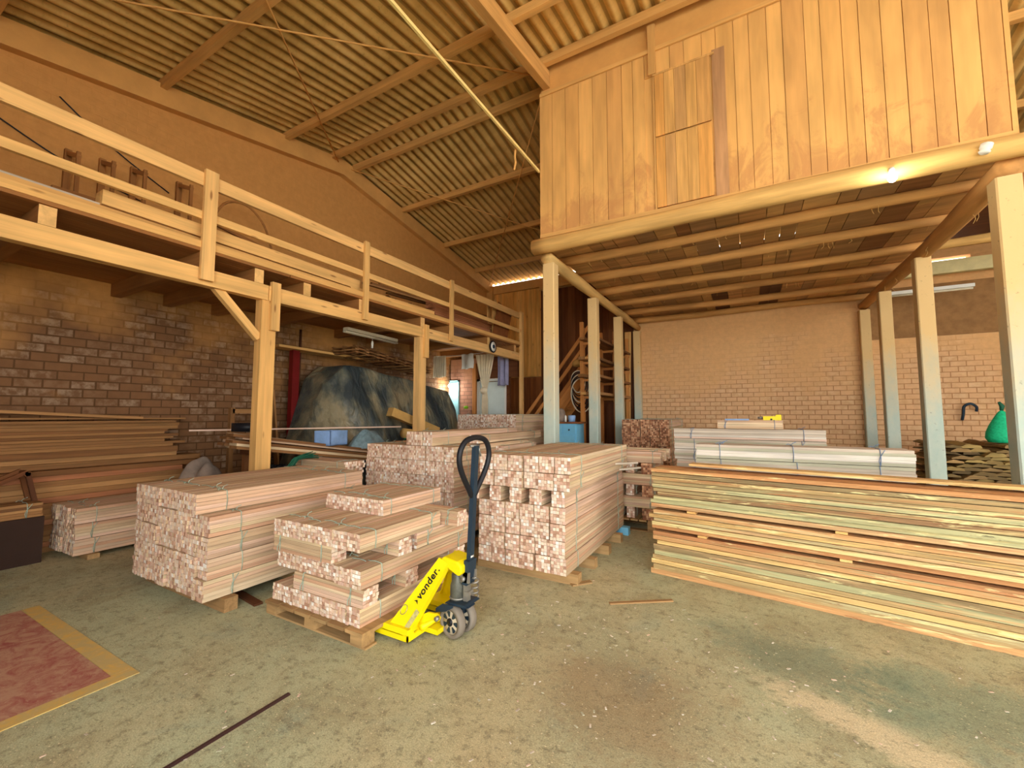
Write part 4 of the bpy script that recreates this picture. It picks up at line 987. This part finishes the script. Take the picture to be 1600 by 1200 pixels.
# rag heap & cables
def heap(name, cx, cy, rx, ry, h, mat, lab, seed, n=26, kind=None, cat='heap', z0=0., rough=.35):
    rnd = random.Random(seed); ph = [rnd.uniform(0, 6) for _ in range(8)]; vs = []; fs = []
    m = 36
    for i in range(n+1):
        t = i/n
        for j in range(m):
            a = 2*PI*j/m
            rr = t*(1+.12*math.sin(3*a+ph[0])+.08*math.sin(5*a+ph[1]))
            x = cx+rx*rr*math.cos(a); y = cy+ry*rr*math.sin(a)
            zz = h*(1-t**2.2)*(1+rough*math.sin(7*x/rx*1.3+ph[2])*math.sin(6*y/ry*1.1+ph[3])*.5+rough*.4*math.sin(15*x/rx+ph[4]+4*y/ry)) if t < 1 else 0
            vs.append((x, y, z0+max(0, zz)))
    for i in range(n):
        for j in range(m): fs.append((i*m+j, (i+1)*m+j, (i+1)*m+(j+1) % m, i*m+(j+1) % m))
    b = MB(); b.add(vs, fs, 0, 0., True)
    tg = dict(category=cat, label=lab)
    if kind: tg['kind'] = kind
    return b.build(name, mat, None, **tg)
heap('rag_pile', -5.74, 2.65, .4, .42, .84, M['rag'], 'heap of grey rags and sacking between the wall pile and the post', 3, rough=.14)
t = empty('cable_bundle', (-5.12, 3.15, .5), category='cables', label='tangle of black cables behind the foot of the braced post')
for k in range(9):
    pts = [(R_(-.2, .2), R_(-.2, .2), R_(0.02, .3)) for _ in range(7)]
    curve_tube('cable', pts, .012, M['black'], t, closed=True)
b = MB(); b.box(-5.3, 3.06, 0, -4.92, 3.3, .5)
b.build('crate', M['darkwood'], category='crate', label='dark crate under the cable tangle behind the braced post')
t = empty('green_rope', (-4.62, 3.12, .82), category='cord', label='dark green cord tuft just right of the braced timber post')
for k in range(12): curve_tube('strand', [(R_(-.02, .02), -.1+R_(-.05, .05), -.06), (R_(-.05, .05), 0, .05+R_(0, .03)), (R_(-.05, .06), .18+R_(0, .1), .1+R_(-.06, .06))], .006, M['darkgreen'], t)

# ------------------------------------------------------------------ tarpaulin covered machine
def tarp():
    # cross sections along Y: (y, x_front_bottom, x_front_top, z_top_front, z_top_back)
    S = [(4.05, -6.2, -6.3, .35, .3), (4.25, -5.75, -6.1, 1.15, 1.1), (4.5, -5.5, -5.95, 1.95, 2.0), (4.75, -5.4, -5.85, 2.22, 2.25), (5.2, -5.35, -5.8, 2.2, 2.3), (5.7, -5.3, -5.7, 2.12, 2.2), (6.2, -5.25, -5.6, 2.02, 2.12), (6.7, -5.2, -5.5, 1.95, 2.05), (7.0, -5.2, -5.45, 1.88, 1.95), (7.15, -5.2, -5.35, 1.5, 1.5), (7.3, -5.25, -5.35, .6, .5)]
    n = 96; vs = []; fs = []; rows = 110
    def ip(y):
        for a, c in zip(S, S[1:]):
            if a[0] <= y <= c[0]:
                t = (y-a[0])/(c[0]-a[0]); return [p+(q-p)*t for p, q in zip(a, c)]
        return list(S[-1])
    for r in range(rows+1):
        y = 4.05+(7.3-4.05)*r/rows; _, xb, xt, zf, zb = ip(y)
        prof = [(xb, 0.), (xb-.02, zf*.35), ((xb+xt)/2, zf*.7), (xt, zf), (xt-.3, (zf+zb)/2), (-6.55, zb), (-6.7, zb*.5), (-6.75, 0)]
        for i in range(n+1):
            t = i/n*(len(prof)-1); k = min(int(t), len(prof)-2); f = t-k
            x = prof[k][0]+(prof[k+1][0]-prof[k][0])*f; z = prof[k][1]+(prof[k+1][1]-prof[k][1])*f
            fr = max(0, 1-i/n*2.2)
            cr = lambda q: 1-abs(math.sin(q))
            fold = .05*cr(3.1*y+2.2*z+.5*math.sin(2*z))-.045*cr(2.2*y-3.1*z+.8)+.03*cr(6.5*y+1.4*z+.6*math.sin(3*y))+.012*math.sin(21*y+6*z)
            fold += .07*cr(1.9*(y-4)+1.5*z*z*.5); hang = max(0., 1-z/max(zf, .1))
            x += (fold*(.35+.9*hang)+.06*hang)*min(1, fr*2.5)*(1 if z < zf*.97 else .25); z += .015*math.sin(5*y+4*x)
            vs.append((x, y, max(z, 0)))
    for r in range(rows):
        for i in range(n): a = r*(n+1)+i; fs.append((a, a+1, a+n+2, a+n+1))
    b = MB(); b.add(vs, fs, 0, 0., True)
    b.build('tarpaulin', M['tarp'], category='tarpaulin', label='big dusty dark tarpaulin draped over a machine under the deck')
tarp()
bar('red_post', (-6.6, 4.35, 0), (-6.6, 4.35, 2.52), .1, .12, M['redpaint'], up=(0, 1, 0), category='post', label='red painted steel post left of the tarpaulin')
bar('ledge_board', (-6.6, 4.0, 2.5), (-6.4, 5.9, 2.44), .3, .04, M['beam'], category='board', label='dusty board above the red post and the tarpaulin')
for i, (y, h) in enumerate(((4.05, 1.9), (4.2, 1.8))):
    bar('leaning_plank', (-6.55, y-.05, 0), (-6.78, y-.1, h), .1, .03, M['oldplank'], up=(0, 1, 0), category='plank', label=['left', 'right'][i]+' plank leaning on the brick wall left of the red post', group='planks leaning by the red post')
t = empty('lattice_pack', (-6.1, 5.9, 2.3), category='lattice', label='slanted stack of lattice panels lying on top of the tarpaulin')
Lp = Matrix.Rotation(-.1, 4, 'X')
for k in range(3):
    b = MB()
    for i in range(9): 
        y = -.95+i*.235; b.box(-.3, y-.03, .0, .3, y+.03, .015, rnd=R_(0.01, 1), T=Matrix.Translation((0, 0, .05*k+.06)) @ Lp)
    for x in (-.27, 0, .27): b.box(x-.03, -1.0, .017, x+.03, 1.0, .032, rnd=R_(0.01, 1), T=Matrix.Translation((0, 0, .05*k+.06)) @ Lp)
    b.build('lattice_panel', M['oldplank'], t)
# odds and ends in front of the tarp
bar('cardboard_tube', (-5.1, 5.05, 1.45), (-4.95, 6.05, 1.1), .14, .14, M['cardboard'], category='tube', label='thick cardboard roll lying in front of the tarpaulin')
b = MB(); b.tube([(-4.95, 5.2, 1.1), (-4.85, 6.1, 1.0)], .08, 14); b.build('cardboard_tube', M['cardboard'], category='tube', label='lower pale roll lying beside the timber post by the tarpaulin')
b = MB(); b.box(-5.2, 5.22, 0, -4.75, 6.2, .97); b.build('workbench', M['darkwood'], category='bench', label='dark bench carrying the bags and rolls in front of the tarpaulin')
t = empty('plastic_crate', (-5.1, 3.95, .98), rz=PI/2+.25, category='box', label='pale blue open box standing on boards behind the left stack')
b = MB(); b.box(-.18, -.13, 0, .18, .13, .02); b.box(-.18, -.13, 0, -.165, .13, .2); b.box(.165, -.13, 0, .18, .13, .2); b.box(-.18, .115, 0, .18, .13, .2); b.box(-.18, -.13, 0, .18, -.115, .2)
o = b.build('box_body', M['bluebag'], t)
heap('plastic_bag', -5.06, 4.55, .13, .36, .26, plain('clear_plastic', (116, 140, 146), .3, var=.35, scale=14), 'crumpled grey blue plastic bag in front of the tarpaulin', 9, cat='bag', z0=.905, rough=.16)
t = empty('green_straps', (-4.95, 5.36, .98), category='straps', label='small tangle of bright green straps beside the plastic bag')
for k in range(7): curve_tube('strand', [(R_(-.05, .05), R_(-.1, .1), 0), (R_(-.05, .05), R_(-.12, .12), .12), (R_(-.05, .05), R_(-.15, .15), .02)], .007, M['green'], t)
t = empty('old_chair', (-6.35, 3.55, 0), category='frame', label='dusty wooden frame standing against the bricks right of the braced post')
for a, c in (((-6.4, 3.3, 0), (-6.4, 3.3, 1.5)), ((-6.4, 3.85, 0), (-6.4, 3.85, 1.5)), ((-6.4, 3.3, 1.45), (-6.4, 3.85, 1.45)), ((-6.4, 3.3, 1.1), (-6.4, 3.85, 1.1))):
    bar('frame_bar', a, c, .06, .06, M['oldplank'], t, up=(1, 0, 0) if a[1] == c[1] else (0, 0, 1))
curve_tube('wall_pipe', [(XL+.04, 4.62, 1.2), (XL+.04, 4.62, 2.9)], .02, M['darkwood'], category='pipe', label='thin dark pipe up the brick wall under the deck')
b = MB(); b.lathe([(.0, 0), (.05, 0), (.06, .06), (.0, .08)], 10, T=Matrix.Translation((-6.3, 8.86, 1.55))); b.build('hanging_hat', plain('lime', (130, 190, 30), .5), category='cap', label='lime green cap hanging on the brick pier by the doors')

# ------------------------------------------------------------------ pallet jack
jk = empty('pallet_jack', (-1.68, 2.29, 0), category='pallet jack', label='yellow hand pallet truck with black handle pushed under the front pallet')
jy = M['jackyellow']
def V(x, y, z): return (x+1.68, y-2.29, z)
for s in (-1, 1):
    b = MB()
    yo, yi = s*.285, s*.12
    # channel shaped fork: top plate and side flanges, sloping tip
    y0_, y1_ = min(yo, yi), max(yo, yi)
    b.box(-1.3, y0_, .062, -.2, y1_, .068); b.box(-1.3, y0_, .03, -.16, y0_+.006, .066); b.box(-1.3, y1_-.006, .03, -.16, y1_, .066)
    b.add([(-1.3, y0_, .03), (-1.3, y1_, .03), (-1.42, y1_-.03, .035), (-1.42, y0_+.03, .035), (-1.3, y0_, .068), (-1.3, y1_, .068), (-1.42, y1_-.03, .05), (-1.42, y0_+.03, .05)], [(0, 1, 2, 3), (7, 6, 5, 4), (3, 2, 6, 7), (0, 3, 7, 4), (1, 5, 6, 2)])
    # raised heel
    b.add([(-.45, y0_, .068), (-.45, y1_, .068), (-.17, y1_, .068), (-.17, y0_, .068), (-.36, y0_+.004, .1), (-.36, y1_-.004, .1), (-.17, y1_-.004, .1), (-.17, y0_+.004, .1)], [(4, 5, 6, 7), (0, 4, 7, 3), (1, 2, 6, 5), (0, 1, 5, 4), (3, 7, 6, 2)])
    # end flange with hook opening
    b.prism([(y0_, .03), (y1_, .03), (y1_+(-s*.0), .09), (y1_-.02, .11), (y1_-.04, .11), (y1_-.05, .07), (y0_+.06, .06), (y0_+.04, .1), (y0_, .1)], -.172, -.16, 'x')
    b.build('fork', jy, jk)
    # inclined leg from heel to head (folded plate)
    lo0, lo1 = Vector((-.34, s*.262, .09)), Vector((-.165, s*.262, .085)); up0, up1 = Vector((-.09, s*.085, .485)), Vector((-.015, s*.085, .455))
    nn = Vector((0, s*.9, .42)).normalized()*.006
    b = MB()
    def slab4(p, q, r, t, d): b.add([p, q, r, t, p-d, q-d, r-d, t-d], [(0, 1, 2, 3), (7, 6, 5, 4), (0, 4, 5, 1), (1, 5, 6, 2), (2, 6, 7, 3), (3, 7, 4, 0)])
    slab4(lo0, lo1, up1, up0, nn)
    fl = Vector((0, -s*.035, -.012))
    slab4(lo1, lo1+fl, up1+fl, up1, Vector((.006, 0, 0))); slab4(lo0, lo0+fl, up0+fl, up0, Vector((-.006, 0, 0)))
    leg = b.build('frame_leg', jy, jk)
    if s < 0:
        # lettering on the near leg: local x up the leg, local z = outward normal
        ex = ((up0+up1)/2-(lo0+lo1)/2).normalized(); nz = (lo1-lo0).cross(up0-lo0).normalized()
        if nz.y > 0: nz = -nz
        ey = nz.cross(ex)
        def txt(body, t0, side, size, z=.002, mat=M['black'], name='lettering'):
            cu = bpy.data.curves.new(name, 'FONT'); cu.body = body; cu.size = size; cu.extrude = .0006; cu.space_character = 1.05; cu.offset = .0012 if size > .03 else .0004
            tmp = bpy.data.objects.new(name, cu); COL.objects.link(tmp); bpy.context.view_layer.update()
            me = bpy.data.meshes.new_from_object(tmp.evaluated_get(bpy.context.evaluated_depsgraph_get())); bpy.data.objects.remove(tmp)
            me.materials.clear(); me.materials.append(mat)
            o = bpy.data.objects.new(name, me); COL.objects.link(o); o.parent = leg
            c0 = (lo0+lo1)/2+ex*t0+ey*side+nz*z
            o.matrix_local = Matrix.Translation(c0) @ Matrix((ex, ey, nz)).transposed().to_4x4()
            return o
        txt('vonder.', .2, -.018, .066)
        o = txt('2.5 t', .15, .012, .03)
        o.matrix_local = o.matrix_local @ Matrix.Rotation(-PI/2, 4, 'Z') @ Matrix.Translation((-.045, -.01, 0))
        T0 = Matrix.Translation((lo0+lo1)/2+nz*.001) @ Matrix((ex, ey, nz)).transposed().to_4x4()
        b = MB(); b.prism([(.172, -.018), (.19, .0), (.172, .018), (.178, .0)], 0, .0015, 'z'); b.v = [tuple(T0 @ Vector(p)) for p in b.v]; b.build('arrow_mark', M['black'], leg)
        b = MB(); b.box(.03, -.062, 0, .15, -.03, .0015, T=T0); b.build('data_sticker', plain('sticker', (186, 176, 110), .5, var=.3, scale=60), leg)
        b = MB(); b.tube([(T0 @ Vector((.09+.03*math.cos(a), .045+.022*math.sin(a), .001))) for a in [2*PI*k/18 for k in range(18)]], .002, 5, closed=True); b.build('ring_mark', M['chrome'], leg)
# head on top of pump
b = MB()
b.prism([(-.085, .465), (-.06, .495), (.05, .48), (.085, .455), (.085, .41), (.06, .39), (-.01, .42), (-.06, .455)], -.085, .085, 'y'); o = b.build('pump_head', jy, jk)
bv = o.modifiers.new('b', 'BEVEL'); bv.width = .012; bv.segments = 3
# yellow curved link and cross plates
for s in (-1, 1):
    b = MB(); b.prism([(-.2, .06), (-.175, .14), (-.1, .178), (-.04, .182), (-.005, .165), (-.015, .142), (-.07, .14), (-.12, .115), (-.15, .05)], s*.17-.008, s*.17+.008, 'y'); b.build('lift_link', jy, jk)
    b = MB(); b.lathe([(.0, -.012), (.014, -.012), (.014, .012), (.0, .012)], 12, T=Matrix.Translation((-.02, s*.185, .162)) @ Matrix.Rotation(PI/2, 4, 'X')); b.build('pivot_pin', M['chrome'], jk)
b = MB(); b.tube([(-.13, -.2, .09), (-.13, .2, .09)], .02, 12); b.box(-.22, -.13, .03, -.06, .13, .06); b.build('cross_tube', jy, jk)
# pump body
b = MB(); b.lathe([(.03, .2), (.045, .205), (.05, .23), (.05, .3), (.042, .33), (.042, .375), (.025, .39)], 22, T=Matrix.Translation((.0, 0, 0))); b.build('pump_reservoir', plain('pump_metal', (92, 92, 82), .4, .4, var=.4, scale=18), jk)
b = MB(); b.lathe([(.052, .225), (.056, .23), (.052, .236)], 22); b.build('pump_band', M['chrome'], jk)
b = MB(); b.prism([(-.05, .175), (-.04, .2), (.1, .215), (.12, .2), (.1, .185), (.05, .17), (.03, .11), (-.02, .11)], -.022, .022, 'y'); b.prism([(-.05, .205), (.1, .205), (.12, .213), (.1, .222), (-.04, .215)], -.075, .075, 'y'); b.prism([(-.1, .15), (-.02, .17), (.03, .2), (.03, .215), (-.05, .21), (-.1, .175)], -.1, -.09, 'y'); o = b.build('swivel_base', M['steel_dk'], jk)
b = MB(); b.tube([(-.0, 0, .2), (0, 0, .1)], .03, 12); b.build('king_pin', M['steel_dk'], jk)
# release lever block + spring
b = MB(); b.box(.055, -.02, .22, .085, .02, .36); b.box(.045, -.045, .345, .115, -.03, .41); b.box(.045, .03, .345, .115, .045, .41); b.box(.07, -.03, .26, .1, .03, .285); o = b.build('tiller_bracket', M['chrome'], jk)
b = MB(); b.tube([(.12+.022*math.cos(a), .02+.022*math.sin(a), .25+.005*a) for a in [k*.7 for k in range(36)]], .005, 6); b.build('spring', M['chrome'], jk)
for s in (-1, 1):
    b = MB(); b.lathe([(.0, -.008), (.016, -.008), (.016, .008), (.0, .008)], 12, T=Matrix.Translation((.075, s*.052, .37)) @ Matrix.Rotation(PI/2, 4, 'X')); b.build('bolt', M['chrome'], jk)
# steer wheels
def wheel(x, y, lab):
    wt = empty('steer_wheel', (x, y, .1)); wt.parent = jk; wt.rotation_euler = (0, 0, -.2)
    RX = Matrix.Rotation(PI/2, 4, 'X')
    b = MB(); b.lathe([(.072, -.026), (.094, -.026), (.1, -.018), (.1, .018), (.094, .026), (.072, .026)], 36, T=RX, ring=True); b.build('tyre', M['wheelgrey'], wt)
    b = MB(); b.lathe([(.0, -.02), (.078, -.02), (.078, .02), (.0, .02)], 36, T=RX); b.build('hub', M['wheelhub'], wt)
    b = MB()
    for k in range(7):
        a = 2*PI*k/7; d = .17
        for sgn in (-1, 1):
            yy = sgn*.0205
            p = [(.032*math.cos(a-d), .032*math.sin(a-d)), (.064*math.cos(a-d*1.5), .064*math.sin(a-d*1.5)), (.068*math.cos(a), .068*math.sin(a)), (.064*math.cos(a+d*1.5), .064*math.sin(a+d*1.5)), (.032*math.cos(a+d), .032*math.sin(a+d))]
            b.prism(p, min(yy, yy*1.06), max(yy, yy*1.06), 'y')
    b.build('hub_recess_shade', M['steel_dk'], wt)  # dark plates on the hub face imitate the shade inside its recesses
    b = MB(); b.lathe([(.0, -.028), (.022, -.028), (.024, .028), (.0, .028)], 18, T=RX); b.build('axle_cap', M['black'], wt)
wheel(.0, -.055, ''); wheel(.012, .05, '')
# handle: shaft, loop
hd = [V(-1.6, 2.29, .36), V(-1.585, 2.29, .5), V(-1.55, 2.29, 1.22)]
bar_o = MB(); 
o = bar('handle_foot', (-1.6, 2.29, .33), (-1.585, 2.29, .48), .09, .035, M['steel_dk'], jk)
o = bar('handle_shaft', (-1.588, 2.29, .45), (-1.55, 2.29, 1.2), .04, .03, M['steel_dk'], jk)
b = MB(); b.lathe([(.0235, -.006), (.0235, .006)], 4, T=Matrix.Translation((.094, 0, .5)) @ Matrix.Rotation(PI/4, 4, 'Z')); b.build('shaft_band', M['white'], jk)
lp = []
for (yy, zz_) in ((0, .875), (-.045, .93), (-.105, 1.02), (-.14, 1.1), (-.138, 1.17), (-.1, 1.228), (-.035, 1.25), (.035, 1.25), (.1, 1.228), (.138, 1.17), (.14, 1.1), (.105, 1.02), (.045, .93)):
    lp.append((.117+(zz_-1.)*.05+.12*yy, yy, zz_))
curve_tube('handle_loop', lp, .018, M['black'], jk, closed=True, n=12)
b = MB(); b.tube([(.125, -.05, 1.2), (.125, .05, 1.2)], .008, 8); b.tube([(.13, .03, 1.2), (.135, .05, 1.13)], .007, 8); b.build('release_lever', M['chrome'], jk)
# fork tip rollers
for s in (-1, 1):
    b = MB(); b.tube([(-1.25, s*.2-.035, .034), (-1.25, s*.2+.035, .034)], .033, 16); b.build('load_roller', M['wheelgrey'], jk)

# ------------------------------------------------------------------ floor markings
b = MB(); b.box(-4.6, .1, .0, -3.03, 1.02, .003); b.build('floor_marking', M['floor_red'], category='floor paint', label='worn red painted rectangle on the floor at lower left')
b = MB(); b.box(-3.028, .0, .0, -2.94, 1.11, .004); b.box(-4.6, 1.022, .0, -3.03, 1.11, .004); b.build('floor_line', M['floor_yellow'], category='floor paint', label='worn yellow line bordering the red floor rectangle')
b = MB(); b.box(-2.075, .2, 0, -2.06, 1.4, .006); b.box(-2.058, .2, 0, -2.053, 1.4, .004); b.build('floor_rail', plain('dark_rust', (70, 46, 40), .8), category='rail', label='rusty metal strip set in the floor at the bottom of the photo')
plk((-.95, 3.18, .006), (-.55, 3.46, .006), .03, .01, M['palletwood'], 'thin dark stick on the floor left of the plank pile', name='floor_stick', cat='stick')
def chips():
    b = MB(); rnd = random.Random(5)
    for _ in range(420):
        x = rnd.uniform(-4.5, 2.2); y = rnd.uniform(.5, 5.2)
        if rnd.random() < .5: x, y = rnd.gauss(-.3, .9), rnd.gauss(2.6, .6)
        if y < .4 or (-4.6 < x < -2.0 and y > 1.55) or (-2.3 < x < -1.2 and y > 3.2) or (x > -.9 and y > 3.5): continue
        s = rnd.uniform(.004, .012)
        b.box(-s, -s*.4, 0, s, s*.4, .002, rnd=rnd.random()+.001, T=Matrix.Translation((x, y, .0005)) @ Matrix.Rotation(rnd.uniform(0, 3), 4, 'Z'))
    b.build('wood_chips', M['side_pale'], kind='stuff', category='wood chips', label='tiny pale wood chips scattered over the concrete floor')
chips()

# ------------------------------------------------------------------ camera
cam = bpy.data.cameras.new('camera'); co = bpy.data.objects.new('camera', cam); COL.objects.link(co)
cam.sensor_width = 36; cam.lens = 660/1600*36; cam.clip_start = .05; cam.clip_end = 200
th, psi = math.radians(4.15964), math.radians(29.21084)
F = Vector((-math.sin(psi)*math.cos(th), math.cos(psi)*math.cos(th), math.sin(th)))
Rr = Vector((math.cos(psi), math.sin(psi), 0)); U = Rr.cross(F)
co.matrix_world = Matrix.Translation((0, 0, 1.4)) @ Matrix((Rr, U, -F)).transposed().to_4x4()
SC.camera = co

# ------------------------------------------------------------------ light
w = bpy.data.worlds.new('world'); SC.world = w; w.use_nodes = True
nt = w.node_tree; bg = nt.nodes['Background']
tcw = nt.nodes.new('ShaderNodeTexCoord'); sxw = nt.nodes.new('ShaderNodeSeparateXYZ'); nt.links.new(tcw.outputs['Generated'], sxw.inputs[0])
rp = nt.nodes.new('ShaderNodeValToRGB'); mr = nt.nodes.new('ShaderNodeMapRange'); mr.inputs['From Min'].default_value = -1; mr.inputs['From Max'].default_value = 1
nt.links.new(sxw.outputs['Z'], mr.inputs['Value']); nt.links.new(mr.outputs[0], rp.inputs['Fac'])
e = rp.color_ramp.elements; e[0].position = .49; e[0].color = (.95, .9, .82, 1); e[1].position = .52; e[1].color = (.95, .98, 1., 1)
nt.links.new(rp.outputs[0], bg.inputs['Color']); bg.inputs['Strength'].default_value = 3.2
SC.view_settings.view_transform = 'Standard'; SC.view_settings.look = 'None'; SC.view_settings.gamma = 1.; SC.view_settings.use_curve_mapping = False
SC.view_settings.exposure = 1.08
SC.cycles.max_bounces = 8; SC.cycles.diffuse_bounces = 5; SC.cycles.sample_clamp_indirect = 6
